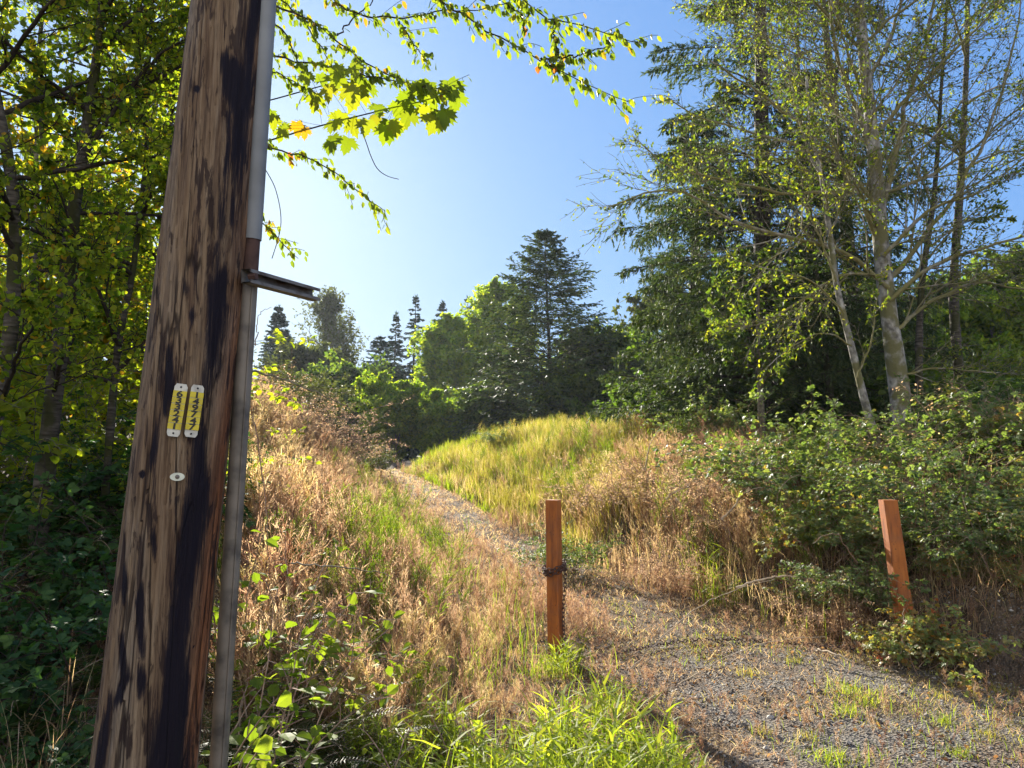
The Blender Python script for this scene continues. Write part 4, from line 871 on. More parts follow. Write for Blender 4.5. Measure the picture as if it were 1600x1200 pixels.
# ------------------------------------------------------------------ bramble bushes
def make_bramble(r, h, nc, leaf, label, nl=9, size=.085, tint=(.1, .6), cane='cane', tpl=TRI, name='bramble_bush', cat='bramble bush'):
    root = thing(name, (0, 0, 0), label, cat)
    w = MB(); lv = MB()
    st = np.stack([rng.normal(0, r * .33, nc), rng.normal(0, r * .33, nc), np.full(nc, -.05)], 1); a = U(0, 2 * math.pi, nc)
    d = np.stack([np.cos(a) * U(.2, .9, nc), np.sin(a) * U(.2, .9, nc), np.ones(nc)], 1)
    c = curve(st, d, h * U(.9, 1.6, nc), 9, .09, -.17); c[:, :, 2] = np.maximum(c[:, :, 2], .02 * c[:, :, 2] + .0)
    tubes(w, c, np.full((nc, 1), .0055) * np.linspace(1, .4, 9)[None], 4)
    s, _ = spawn(c, 5, .25, 1, .9, U(.2, .5, nc * 5) * r * .7, 5, .12, -.05)
    tubes(w, s, np.full((len(s), 5), .0025), 3)
    for src, m in ((s, nl), (c, nl)):
        pp = rep(src, m); n = len(pp); p, tg = sample(pp, U(.25, 1, n)); q = rng.normal(0, 1, (n, 3)); q[:, 2] *= .4
        nm = rng.normal(0, .38, (n, 3)) + [0, 0, 1]; nm[:, :2] += nrm(p[:, :2]) * .35
        place(lv, tpl[0], tpl[1], p + q * .02, q + tg * .4 - [0, 0, .25], nm, U(.6, 1.25, n) * size * 1.3, 0, np.clip(rng.normal((tint[0] + tint[1]) / 2, .16, n), 0, 1))
    w.build('canes', M[cane], root, False); lv.build('leaves', M[leaf], root, False)
    return root
used = set()
def put(proto, x, y, rz, sc, label, group, dz=0):
    loc = (x, y, float(H(x, y)) + dz)
    if proto.name not in used:
        used.add(proto.name); proto.location = loc; proto.rotation_euler = (0, 0, rz); proto.scale = (sc,) * 3; proto['label'] = label; proto['group'] = group; return proto
    return dup(proto, loc, rz, sc, label, group)
BR = [make_bramble(1.1, 1.1, 50, 'bramble_leaf', 'x', nl=14, size=.06), make_bramble(1.0, .95, 50, 'bramble_leaf', 'x', nl=11, size=.072, tint=(.15, .9)), make_bramble(1.2, 1.25, 54, 'bramble_leaf', 'x', nl=14, size=.058, tint=(0, .55)), make_bramble(.7, .6, 30, 'bramble_leaf', 'x', nl=10, size=.06, tint=(.3, .95))]
gb = 'brambles on the right bank'
for i, (px, D, sc, k, lb) in enumerate([
    (1235, 9.6, 1.05, 0, 'bramble bush left of the slender alder foot, its left side in dark shade'),
    (1330, 9.3, 1.0, 1, 'bramble bush right below the slender alder stem'),
    (1440, 9.2, 1.0, 2, 'bramble bush hiding the foot of the thick alder'),
    (1540, 9.4, 1.0, 0, 'bramble bush right of the thick alder, behind the dead brown stems'),
    (1620, 8.3, 1.0, 1, 'tall pale bramble at the right edge, above the dead canes'),
    (1215, 11.0, 1.0, 2, 'dark bramble bush behind the arching tan cane'),
    (1290, 8.1, .85, 1, 'low pale-leaved bramble left of the tilted post'),
    (1370, 7.8, .85, 0, 'bramble straight behind the tilted orange post'),
    (1465, 7.6, .9, 2, 'leafy bramble right of the tilted orange post'),
    (1560, 7.3, .9, 0, 'bramble drooping over the dark bank near the right edge'),
    (1490, 6.95, .6, 3, 'small bright bramble hanging over the foot of the tilted post'),
    (1230, 8.9, .8, 3, 'small bramble with a few yellow leaves left of the low pale one'),
    (1120, 13.8, 1.0, 0, 'bramble bush under the spruce, in deep shade'),
    (1250, 12.5, 1.1, 1, 'bramble bush between spruce trunk and alders'),
    (1400, 12.2, 1.1, 2, 'bramble bush behind the alders'),
    (1540, 11.8, 1.1, 0, 'bramble bush far behind the dead brown stems at right'),
    (1660, 10.5, 1.2, 2, 'big bramble bush at the far right edge'),
    (1660, 7.0, .9, 1, 'near bramble cut by the right edge above the gravel'),
    (1000, 17.0, .8, 1, 'small dark bush on the crest where green grass meets spruce boughs'),
    (1262, 7.75, .7, 3, 'low bramble spilling over the bank edge, left of the tilted post'),
    (1325, 7.35, .6, 0, 'leafy bramble spilling down the bank just left of the tilted post'),
    (1490, 6.95, .7, 1, 'bramble spilling over the bank right of the tilted post'),
    (1545, 6.75, .7, 2, 'bramble on the bank edge above the little bright seedling'),
    (1625, 6.6, .75, 1, 'bramble spilling over the bank at the right edge'),
    (780, 21.5, .6, 0, 'small dark bush on the left brow of the mound'),
    (940, 20.5, .7, 2, 'dark bush on the brow of the mound below the big fir'),
    (860, 17.5, .45, 3, 'small leafy clump halfway up the grassy mound'),
    (1450, 6.3, .62, 3, 'low leafy bramble wrapped round the right side of the tilted post foot'),
    (1418, 6.25, .75, 3, 'pale leafy bramble right in front of the tilted post foot'),
    (1385, 6.5, .4, 3, 'tiny bramble at the left side of the tilted post foot'),
    (1580, 6.35, .42, 3, 'little bright green seedling bramble at the foot of the dark bank'),
    (905, 15.0, .55, 0, 'small dark green clump in the dry weeds on the mound face'),
    (880, 10.2, .45, 2, 'small dark green clump right behind the upright post')]):
    x = (px - 800) / FPX * D * 1.0
    put(BR[k], x, D, U(0, 6), sc * (.62 if D > 11 else .76 if D > 7.9 else .70) * (1.25, .72, 1.05, .82)[i % 4], lb, gb)

# left shaded plants
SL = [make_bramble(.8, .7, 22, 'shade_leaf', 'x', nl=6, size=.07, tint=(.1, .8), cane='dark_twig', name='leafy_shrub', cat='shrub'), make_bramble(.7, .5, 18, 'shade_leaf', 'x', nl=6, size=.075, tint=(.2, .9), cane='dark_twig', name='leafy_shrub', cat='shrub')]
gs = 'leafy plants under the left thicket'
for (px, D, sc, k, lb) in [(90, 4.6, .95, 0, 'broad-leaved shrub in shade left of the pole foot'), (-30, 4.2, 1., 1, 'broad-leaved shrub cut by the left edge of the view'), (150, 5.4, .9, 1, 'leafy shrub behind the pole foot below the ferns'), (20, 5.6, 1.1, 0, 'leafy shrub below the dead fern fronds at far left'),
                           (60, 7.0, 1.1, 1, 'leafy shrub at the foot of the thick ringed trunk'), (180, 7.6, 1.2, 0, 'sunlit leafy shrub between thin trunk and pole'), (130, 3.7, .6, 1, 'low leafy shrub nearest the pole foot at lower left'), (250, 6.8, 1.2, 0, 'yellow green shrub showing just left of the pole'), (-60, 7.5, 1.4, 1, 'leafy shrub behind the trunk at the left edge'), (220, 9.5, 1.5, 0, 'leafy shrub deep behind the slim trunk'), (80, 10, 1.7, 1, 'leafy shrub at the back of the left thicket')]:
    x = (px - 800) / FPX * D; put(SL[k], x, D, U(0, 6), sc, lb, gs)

# ------------------------------------------------------------------ ferns
DS = [make_bramble(.9, 1.0, 50, 'pink_dry', 'x', nl=16, size=.022, tint=(.2, 1.), tpl=DIAM, name='dry_shrub', cat='shrub'), make_bramble(.9, 1.1, 50, 'olive_leaf', 'x', nl=15, size=.05, tint=(.1, .9), tpl=DIAM, name='olive_shrub', cat='shrub'), make_bramble(.7, .9, 40, 'dry', 'x', nl=16, size=.022, tint=(.1, .9), tpl=DIAM, name='dry_shrub', cat='shrub')]
for (px, D, sc, k, lb) in [(535, 19, 1.3, 0, 'round dusty pink dried shrub where the left bank meets the track end'), (480, 16, 1.1, 0, 'dried pinkish shrub halfway up the left bank'), (420, 18, 1.3, 1, 'olive shrub on top of the left bank right of the conduit'), (455, 21, 1.4, 1, 'olive shrub at the back of the left bank'), (400, 13, 1.1, 0, 'dried shrub close behind the conduit on the left bank'), (560, 23, 1.0, 1, 'dark olive shrub at the bend of the track'),
                           (500, 12, .7, 2, 'small tan dried shrub low on the left bank'), (440, 9.5, .8, 2, 'tan dried shrub right of the conduit at mid height'), (1010, 11.5, .9, 2, 'tan dried shrub near the top of the right slope'), (960, 12, .8, 0, 'pinkish dried shrub on the mound face'), (1090, 10.2, .9, 0, 'pinkish dried shrub in the middle of the right slope'), (1150, 9.2, .7, 2, 'tan dried shrub left of the low brambles'), (1050, 9.0, .6, 0, 'low reddish dried shrub at the foot of the right slope'),
                           (1500, 9.2, 1.1, 2, 'dead brown stems standing among the brambles right of the tilted post'), (1590, 10.0, .9, 0, 'brown seedy shrub above the brambles near the right edge'), (1300, 7.2, .5, 0, 'small withered shrub at the foot of the bank left of the tilted post')]:
    put(DS[k], (px - 800) / FPX * D, D, U(0, 6), sc, lb, 'shrubs on the banks')
TS = [make_bramble(.9, 1.9, 34, 'thicket_leaf', 'x', nl=11, size=.055, tint=(.1, .9), tpl=BROAD, name='thicket_shrub', cat='shrub', cane='twig'), make_bramble(.8, 1.5, 30, 'thicket_leaf', 'x', nl=10, size=.052, tint=(.2, 1.), tpl=BROAD, name='thicket_shrub', cat='shrub', cane='twig')]
for (px, D, sc, k, lb) in [(20, 7.4, 1.1, 0, 'tall twiggy shrub between the trunks at the left edge'), (100, 8.2, 1.0, 1, 'tall twiggy shrub between the ringed trunk and the thin curving one'), (165, 7.4, .8, 0, 'tall sunlit shrub close left of the number tags'), (90, 9.5, 1.3, 0, 'tall shrub at the back of the left thicket'), (-50, 9, 1.4, 1, 'tall shrub beyond the left edge'), (120, 11, 1.4, 0, 'tallest twiggy shrub far back behind the pole')]:
    put(TS[k], (px - 800) / FPX * D, D, U(0, 6), sc, lb, 'shrubs in the left thicket')
US = [make_bramble(1.0, 1.4, 40, 'mid_leaf', 'x', nl=12, size=.09, tint=(0, .6), tpl=BROAD, name='understory_bush', cat='bush', cane='twig')]
for (px, D, sc, lb) in [(1040, 18.5, 1.1, 'shaded bush under the left boughs of the huge spruce'), (1110, 17, 1.0, 'shaded bush left of the huge spruce trunk'), (1180, 17.5, 1.2, 'shaded bush right behind the huge spruce trunk'), (1260, 16.5, 1.2, 'shaded bush between the huge spruce trunk and the slender alder'), (1350, 17, 1.3, 'shaded bush behind the slender alder'), (1460, 16, 1.2, 'shaded bush behind the thick alder'), (1560, 15.5, 1.2, 'shaded bush at the right behind the straight dark stem')]:
    put(US[0], (px - 800) / FPX * D, D, U(0, 6), sc, lb, 'bushes in the shade of the spruces')
def make_fern(nf, L, mat, droop=-.16, dead=False, npin=34):
    root = thing('sword_fern', (0, 0, 0), 'x', 'fern')
    lv = MB(); st = MB(); a = np.arange(nf) * 2.399 + U(-.2, .2, nf); d = np.stack([np.cos(a) * U(.35, .9, nf), np.sin(a) * U(.35, .9, nf), np.ones(nf)], 1)
    c = curve(np.zeros((nf, 3)) + [0, 0, 0], d, L * U(.75, 1.15, nf), 12, .035, droop)
    tubes(st, c, np.full((nf, 1), .0028) * np.linspace(1, .3, 12)[None], 3)
    t = np.tile(np.linspace(.14, .985, npin), nf); cc = rep(c, npin)
    p, tg = sample(cc, t); side = nrm(np.cross(tg, [[0, 0, 1.]])); nm = np.cross(side, tg)
    ln = L * .115 * np.sin(math.pi * np.clip(t * .9 + .12, 0, 1)) ** .7 * (1.02 - t * .55)
    T_ = (np.array([[-.11, 0, 0], [.11, 0, 0], [.09, .6, .0], [0, 1, -.06], [-.07, .6, .0]]), [[0, 1, 2, 4], [4, 2, 3]])
    tint = np.repeat(U(.05, .7, nf), npin)
    for s in (-1, 1): place(lv, T_[0], T_[1], p, side * s + tg * .25 + rng.normal(0, .06, p.shape), nm * s * 1. + rng.normal(0, .15, p.shape), ln, 0, np.clip(tint + rng.normal(0, .1, len(p)), 0, 1), ln * .55 + L * .006)
    st.build('stems', M['cane'], root, False); lv.build('fronds', M[mat], root, False); return root
F = [make_fern(16, .85, 'fern'), make_fern(20, .75, 'fern', -.2), make_fern(9, .7, 'dead_fern', -.34, True)]
gf = 'sword ferns around the pole foot'
for (px, D, sc, k, lb) in [(60, 6.1, 1.1, 0, 'large sword fern above the dead fronds at left, catching light on its tips'), (140, 5.9, 1.1, 1, 'sword fern in the middle of the left bank'), (215, 6.4, 1.1, 0, 'yellowish sword fern half hidden by the pole'), (30, 5.1, 1.0, 2, 'brown dead fern hanging over the shaded shrubs'), (120, 5.0, 1., 2, 'brown dead fern just left of the pole'),
                           (425, 3.9, .85, 1, 'sword fern right of the conduit with glinting fronds'), (500, 4.0, .8, 0, 'sword fern in the lower foreground right of the glinting one'), (455, 3.5, .8, 1, 'sword fern at the bottom edge just right of the conduit'), (570, 3.9, .7, 1, 'small sword fern in the foreground left of the tall green blades'), (380, 4.6, .8, 0, 'sword fern close behind the conduit'), (20, 7.2, 1.2, 1, 'sword fern high on the left bank below the trunks'), (170, 4.5, .8, 1, 'dark fern in deep shade just left of the pole foot'), (540, 3.5, .6, 0, 'dark small fern at the bottom edge of the view'), (400, 3.9, .9, 0, 'fern leaning on the conduit foot'), (480, 4.5, .85, 1, 'fern standing in the foreground dry weeds'), (620, 4.2, .6, 1, 'small fern farthest right in the foreground'), (430, 5.2, .9, 0, 'fern among the dry weeds beyond the conduit foot')]:
    x = (px - 800) / FPX * D; put(F[k], x, D, U(0, 6), sc, lb, gf)
for px, D, k, lb in ((-20, 5.2, 0, 'dark fern cut by the left edge beside the brown dead fern'), (100, 7.4, 1, 'fern right at the foot of the ringed dark trunk'), (190, 8.2, 0, 'fern behind the thin curving trunk'), (-40, 6.6, 1, 'fern high at the left edge of the view'), (150, 6.9, 0, 'fern between the ringed trunk and the thin curving one'), (60, 4.0, 1, 'dark fern low in the lower left corner')):
    put(F[k], (px - 800) / FPX * D, D, U(0, 6), U(.9, 1.25), lb, gf)

# ------------------------------------------------------------------ grasses and weeds
def blades(mb, x, y, h, w, bend=.35, mat=0, tint=None, seg=4, z=None, dirn=None, flat=0):
    n = len(x); z = H(x, y) if z is None else z; a = U(0, 2 * math.pi, n); b = U(.05, 1, n) * bend; tilt = np.clip(b - .5, 0, 1)[:, None]; flat = flat + tilt * .45
    d = np.stack([np.cos(a), np.sin(a), np.zeros(n)], 1); yaw = U(0, math.pi, n); wv = np.stack([np.cos(yaw), np.sin(yaw), np.zeros(n)], 1)
    k = seg; t = np.linspace(0, 1, k + 1); up = t[None] * np.maximum(1 - np.minimum(b, 1.3)[:, None] * .6 * t[None], .1) * (1 - flat); ou = b[:, None] * t[None] ** 2 + flat * t[None]
    c = np.stack([x, y, z], 1)[:, None] + h[:, None, None] * (up[..., None] * np.array([0, 0, 1.]) + ou[..., None] * d[:, None])
    ww = w[:, None] * np.interp(t, [0, .3, 1], [.7, 1, .06])[None] / 2
    L_ = c - wv[:, None] * ww[..., None]; R_ = c + wv[:, None] * ww[..., None]
    v = np.stack([L_, R_], 2); idx = np.arange(n * (k + 1) * 2).reshape(n, k + 1, 2)
    f = np.stack([idx[:, :-1, 0], idx[:, :-1, 1], idx[:, 1:, 1], idx[:, 1:, 0]], -1).reshape(-1, 4)
    tint = np.clip(rng.normal(.5, .25, n), 0, 1) if tint is None else tint
    mb.add(v.reshape(-1, 3), f, mat, np.repeat(tint, k)); return c
def scat(n, x0, x1, y0, y1, fn, pw=1.0):
    y = y0 * (y1 / y0) ** (U(0, 1, n * 3) ** pw); 
    x = U(0, 1, n * 3) * (x1 - x0) + x0
    keep = U(0, 1, n * 3) < fn(x, y); x = x[keep][:n]; y = y[keep][:n]; return x, y
def lr(x, y): xc, hw = trail(x, y); return (xc - hw) - x, x - (xc + hw)
def inview(x, y): return (np.abs(x) < y * .74 + .8)
def clump(x, y, s=1.1, off=0, th=.5, k=7): return np.clip((fbm(x * s + off, y * s + off, 3) - th) * k + .5, 0, 1)

def make_weed(kind):
    """a dried weed: stem, fine side stems, seed specks -> template arrays"""
    m = MB(); st = curve(np.array([[0, 0, 0.]]), np.array([[U(-.15, .15), U(-.15, .15), 1.]]), 1.0, 6, .05); tubes(m, st, np.full((1, 6), .006) * np.linspace(1, .4, 6)[None], 3)
    nb = 13; b, _ = spawn(st, nb, .3, 1, .55, U(.14, .38, nb), 4, .12, .05); tubes(m, b, np.full((nb, 4), .0032), 3)
    s, _ = spawn(b, 6, .2, 1, .6, U(.06, .17, nb * 6), 3, .1, .05)
    place(m, NEED[0] * [.32, 1, 1], NEED[1], s[:, 0], s[:, -1] - s[:, 0], rng.normal(0, 1, (len(s), 3)), np.linalg.norm(s[:, -1] - s[:, 0], axis=1), 0, .5)
    n = len(s); k = 3; pp = rep(s, k); p, tg = sample(pp, U(.1, 1, n * k)); d = tg + rng.normal(0, .7, p.shape)
    place(m, DIAM[0] * [.8, 1, 1], DIAM[1], p, d, rng.normal(0, 1, p.shape), U(.012, .027, n * k), 0, .5)
    V = np.concatenate(m.V); fs = []; i = 0; L = np.concatenate(m.L); 
    for q in np.concatenate(m.N): fs.append(list(L[i:i + q])); i += q
    return V[:, [0, 2, 1]], [q[::-1] for q in fs]
WE = [make_weed(0) for _ in range(6)]
def weeds(mb, x, y, h, mat, tmean=.5, tsd=.22, lean=.18):
    n = len(x); which = rng.integers(0, len(WE), n); z = H(x, y) - .02
    for k, (v, f) in enumerate(WE):
        s = which == k; c = s.sum()
        if c == 0: continue
        a = U(0, 2 * math.pi, c); up = np.stack([rng.normal(0, lean, c), rng.normal(0, lean, c), np.ones(c)], 1); nm = np.stack([np.cos(a), np.sin(a), np.zeros(c)], 1)
        place(mb, v, f, np.stack([x[s], y[s], z[s]], 1), up, nm, h[s], mat, np.clip(rng.normal(tmean, tsd, c), 0, 1))

def fields():
    # dry weeds, left bank
    mb = MB()
    x, y = scat(4600, -9, 1, 4.2, 30, lambda x, y: (lr(x, y)[0] > -.1) * inview(x, y) * (x / y > -.36) * (.35 + .65 * clump(x, y)))
    l = lr(x, y)[0]; weeds(mb, x, y, U(.35, .8, len(x)) * np.interp(y, [4, 6, 12, 25], [.75, .9, 1.0, 1.1]) * np.clip(.10 + .45 * l, .10, 1.0), 0, .6)
    x, y = scat(24000, -10, 1, 4, 30, lambda x, y: (lr(x, y)[0] > -.4) * inview(x, y) * (x / y > -.40) * (.15 + .85 * clump(x, y, 1.7, 5)))
    blades(mb, x, y, U(.2, .6, len(x)) * np.interp(y, [4, 10, 25], [.7, 1, 1.3]) * np.clip(.2 + .4 * lr(x, y)[0], .2, 1), np.interp(y, [4, 10, 30], [.004, .007, .02]), np.where(y < 9, 1.5, .9), 1, np.clip(.25 + .9 * fbm(x * 1.1, y * 1.1, 3) + rng.normal(-.2, .2, len(x)), 0, 1))
    # right slope
    x, y = scat(3000, -1, 9, 6.5, 20, lambda x, y: (lr(x, y)[1] > .0) * (x / y < .37) * np.where((y > 14.5) & (x / y < .14), .15, 1) * (.2 + .8 * clump(x, y, .9, 9)))
    r = lr(x, y)[1]; weeds(mb, x, y, U(.25, .6, len(x)) * np.clip(.35 + r * .4, .35, 1.0), 0, .42)
    x, y = scat(1400, -1, 9, 7, 20, lambda x, y: (lr(x, y)[1] > .1) * (x / y < .36) * clump(x, y, 1.3, 29) * np.where((y > 14.5) & (x / y < .14), .15, 1))
    weeds(mb, x, y, U(.2, .55, len(x)), 1, .7)
    x, y = scat(1500, -9, 1, 4.2, 26, lambda x, y: (lr(x, y)[0] > .2) * inview(x, y) * (x / y > -.36) * clump(x, y, .8, 71)); weeds(mb, x, y, U(.35, .8, len(x)) * np.clip(.1 + .35 * lr(x, y)[0], .1, 1.), 1, .8)
    x, y = scat(22000, -3, 9, 6.3, 24, lambda x, y: (lr(x, y)[1] > -.2) * (x / y < .40) * (.3 + .7 * clump(x, y, 1.5, 19)))
    blades(mb, x, y, U(.2, .55, len(x)), np.interp(y, [6, 12, 25], [.005, .009, .016]), .7, 1)
    x, y = scat(4200, -9, 8, 6.5, 22, lambda x, y: (np.maximum(*lr(x, y)) > .1) * (x / y > -.38) * (x / y < .42) * clump(x, y, 1.9, 123, .53, 9))
    blades(mb, x, y, U(.2, .6, len(x)), np.interp(y, [6, 22], [.006, .013]), .9, 2)
    x, y = scat(1500, -9, 8, 6, 20, lambda x, y: (np.maximum(*lr(x, y)) > .3) * (x / y > -.38) * (x / y < .42) * clump(x, y, 1.4, 150, .5)); weeds(mb, x, y, U(.25, .7, len(x)), 2, .4)
    # right bank by the tilted post and dead stems at right
    x, y = scat(5000, 2, 6.5, 6.2, 9, lambda x, y: (lr(x, y)[1] > -.3))
    blades(mb, x, y, U(.2, .7, len(x)), np.full(len(x), .005), 1.0, 1)
    o = mb.build('dry_weeds', [M['pink_dry'], M['dry'], M['grass']]); tag(o, 'dried tan and pinkish weeds and grass covering both banks of the track', 'dry weeds', kind='stuff')
    # green grass on the mound and scattered
    mb = MB()
    f = lambda x, y: (lr(x, y)[1] > -.3) * (x / y < .19) * np.clip((y - 14.2 + 1.2 * (fbm(x, y, 2) - .5)) / 2, 0, 1)
    x, y = scat(32000, -8, 6, 13, 27, f, .8)
    blades(mb, x, y, U(.10, .36, len(x)) * (.1 + 1.7 * fbm(x * 1.5, y * 1.5, 3)), np.full(len(x), .015), 1.1, 0, np.clip(rng.normal(.68, .24, len(x)) + .5 * (fbm(x * .7, y * .7, 2) - .5), 0, 1))
    x, y = scat(1100, -8, 6, 13, 26, lambda x, y: (lr(x, y)[1] > -.2) * (x / y < .19) * clump(x, y, .9, 311, .48)); weeds(mb, x, y, U(.25, .55, len(x)), 1, .7)
    x, y = scat(500, -8, 6, 13, 26, lambda x, y: (lr(x, y)[1] > -.2) * (x / y < .19) * clump(x, y, 1.3, 411, .5)); weeds(mb, x, y, U(.2, .45, len(x)), 0, .3)
    x, y = scat(24000, -8, 6, 11.5, 25, lambda x, y: (lr(x, y)[1] > -.2) * (x / y < .19) * clump(x, y, .8, 44, .48)); blades(mb, x, y, U(.25, .6, len(x)), np.full(len(x), .012), .5, 1)
    x, y = scat(4500, -6, 6, 5, 16, lambda x, y: inview(x, y) * (np.abs(x / y) < .42) * clump(x, y, 1.9, 77, .60, 12) * (np.maximum(*lr(x, y)) > -.4))
    blades(mb, x, y, U(.12, .42, len(x)), np.full(len(x), .007), .5, 0)
    o = mb.build('green_grass', [M['grass'], M['gold']]); tag(o, 'sunlit yellow green grass on the mound beyond the track', 'grass', kind='stuff')
    # short growth, moss and litter on the track
    mb = MB()
    x, y = scat(95000, -6, 7, 3.6, 28, lambda x, y: inview(x, y) * np.where((y < 7.5) & (lr(x, y)[0] < -.3), .15 + .85 * clump(x, y, 1.5, 3, .50, 8), .3 + .7 * clump(x, y, 1.6, 3, .48, 5)) * np.clip(1.2 - .75 * np.exp(-((x - np.interp(y, TY, TX) - .35) / .3) ** 2) * (y > 6.5), 0, 1))
    blades(mb, x, y, U(.02, .11, len(x)), np.interp(y, [4, 10, 28], [.0025, .007, .018]), 1.5, 0, None, 3, flat=.35)
    x, y = scat(60000, -6, 7, 7, 28, lambda x, y: (np.maximum(*lr(x, y)) > -1.1) * (np.maximum(*lr(x, y)) < .5) * (.15 + .85 * clump(x, y, 2.3, 8, .48, 9)) * np.where(np.maximum(*lr(x, y)) < -.45, .6, 1))
    blades(mb, x, y, U(.03, .16, len(x)), np.interp(y, [7, 28], [.006, .018]), 1.4, 0, np.clip(rng.normal(.55, .25, len(x)), 0, 1), 3, flat=.3)
    x, y = scat(34000, -6, 7, 3.6, 28, lambda x, y: inview(x, y) * clump(x, y, 1.3, 61, .55, 9))
    blades(mb, x, y, U(.02, .07, len(x)), np.interp(y, [4, 10, 28], [.004, .008, .016]), 1.2, 2, None, 2, flat=.2)
    x, y = scat(8000, -6, 6.5, 4, 24, lambda x, y: inview(x, y) * (.25 + .75 * clump(x, y, 1.2, 91, .5)) * np.where(np.minimum(-lr(x, y)[0], -lr(x, y)[1]) > .7, .35, 1)); weeds(mb, x, y, U(.05, .16, len(x)), 3, .5, .25, .4)
    x, y = scat(3400, -5, 4, 7, 26, lambda x, y: (np.maximum(*lr(x, y)) > -.6) * (np.maximum(*lr(x, y)) < .6) * clump(x, y, 1.6, 201, .5, 10)); weeds(mb, x, y, U(.08, .34, len(x)), 3, .5)
    x, y = scat(5000, -6, 6, 4, 24, lambda x, y: inview(x, y) * clump(x, y, 1.7, 55, .56, 10)); blades(mb, x, y, U(.04, .12, len(x)), np.interp(y, [4, 24], [.004, .012]), 1., 4, None, 3)
    o = mb.build('track_turf', [M['dry'], M['litter'], M['gold'], M['pink_dry'], M['grass']]); tag(o, 'short dry turf and mossy tufts creeping over the gravel track', 'turf', kind='stuff')
    # leaf litter
    mb = MB(); x, y = scat(30000, -5, 7, 2.6, 15, lambda x, y: inview(x, y) * np.where(lr(x, y)[0] > -.5, 1, (.15 + .75 * clump(x, y, 2, 15, .52, 9))))
    n = len(x); p = np.stack([x, y, H(x, y) + U(.0, .03, n)], 1); d = rng.normal(0, 1, (n, 3)); d[:, 2] *= .25
    place(mb, BROAD[0], BROAD[1], p, d, rng.normal(0, .5, (n, 3)) + [0, 0, 1], U(.010, .032, n), 0, U(0, 1, n) ** 1.6)
    x, y = scat(9000, -5, 7, 2.6, 9, lambda x, y: inview(x, y) * (lr(x, y)[0] > -.8)); blades(mb, x, y, U(.1, .35, len(x)), np.full(len(x), .004), 2.0, 0, None, 4, flat=.55)
    o = mb.build('leaf_litter', M['litter']); tag(o, 'fallen brown leaves and broken stems on the ground', 'leaf litter', kind='stuff')
    # gravel
    mb = MB(); oc = np.array([[1, 0, 0], [0, 1, 0], [-1, 0, 0], [0, -1, 0], [0, 0, .7], [0, 0, -.7]], float) * .5; of = [[0, 1, 4], [1, 2, 4], [2, 3, 4], [3, 0, 4], [1, 0, 5], [2, 1, 5], [3, 2, 5], [0, 3, 5]]
    x, y = scat(46000, -5, 8, 3.6, 22, lambda x, y: inview(x, y) * (np.minimum(-lr(x, y)[0], -lr(x, y)[1]) > -.5) * (.08 + .92 * clump(x, y, 1.1, 33, .47, 8)) * np.interp(y, [6, 8], [.9, .14]))
    n = len(x); p = np.stack([x, y, H(x, y) + .002], 1)
    place(mb, oc * [1, .8, .8], of, p, rng.normal(0, 1, (n, 3)), rng.normal(0, .4, (n, 3)) + [0, 0, 1], U(.008, .028, n) * np.interp(y, [4, 20], [1, 2.2]), 0, U(0, 1, n))
    x, y = scat(1500, -4, 7, 3.8, 12, lambda x, y: inview(x, y) * (np.minimum(-lr(x, y)[0], -lr(x, y)[1]) > -.7)); n = len(x)
    place(mb, oc * [1, .8, .8], of, np.stack([x, y, H(x, y) + .004], 1), rng.normal(0, 1, (n, 3)), rng.normal(0, .4, (n, 3)) + [0, 0, 1], .025 + .04 * U(0, 1, n) ** 3, 0, U(.2, 1, n))
    o = mb.build('gravel', M['stone']); tag(o, 'loose grey gravel on the old track', 'gravel', kind='stuff')
fields()

def make_tuft(n, h, w, r, mat='grass', bend=.6, name='grass_clump', tm=.5, leafy=0):
    m = MB(); x = rng.normal(0, r, n); y = rng.normal(0, r, n); c = blades(m, x, y, U(.45, 1.1, n) * h, np.full(n, w) * U(.6, 1.2, n), bend, 0, np.clip(rng.normal(tm, .22, n), 0, 1), 6, z=np.full(n, -.02))
    if leafy:   # reed-like stems with broad alternate blades
        k = leafy; pp = rep(c[:leafy], 5); q, tg = sample(pp, U(.25, .95, len(pp))); a = U(0, 6.28, len(pp)); d = np.stack([np.cos(a), np.sin(a), U(.1, .9, len(pp))], 1)
        place(m, BLADE[0], BLADE[1], q, d, rng.normal(0, .3, (len(pp), 3)) + [0, 0, 1], U(.12, .26, len(pp)), 0, np.clip(rng.normal(tm + .1, .2, len(pp)), 0, 1), U(.010, .018, len(pp)))
    o = m.build(name, M[mat]); tag(o, 'x', 'grass clump'); return o
TA = [make_tuft(70, .50, .009, .12, leafy=34, tm=.7), make_tuft(80, .42, .010, .15, leafy=22, tm=.65), make_tuft(120, .12, .0045, .055, tm=.7, bend=.9), make_tuft(90, .09, .004, .045, 'gold', .9), make_tuft(40, .55, .007, .12, 'dry', .9)]
ga = 'broad-bladed green grass in the foreground'
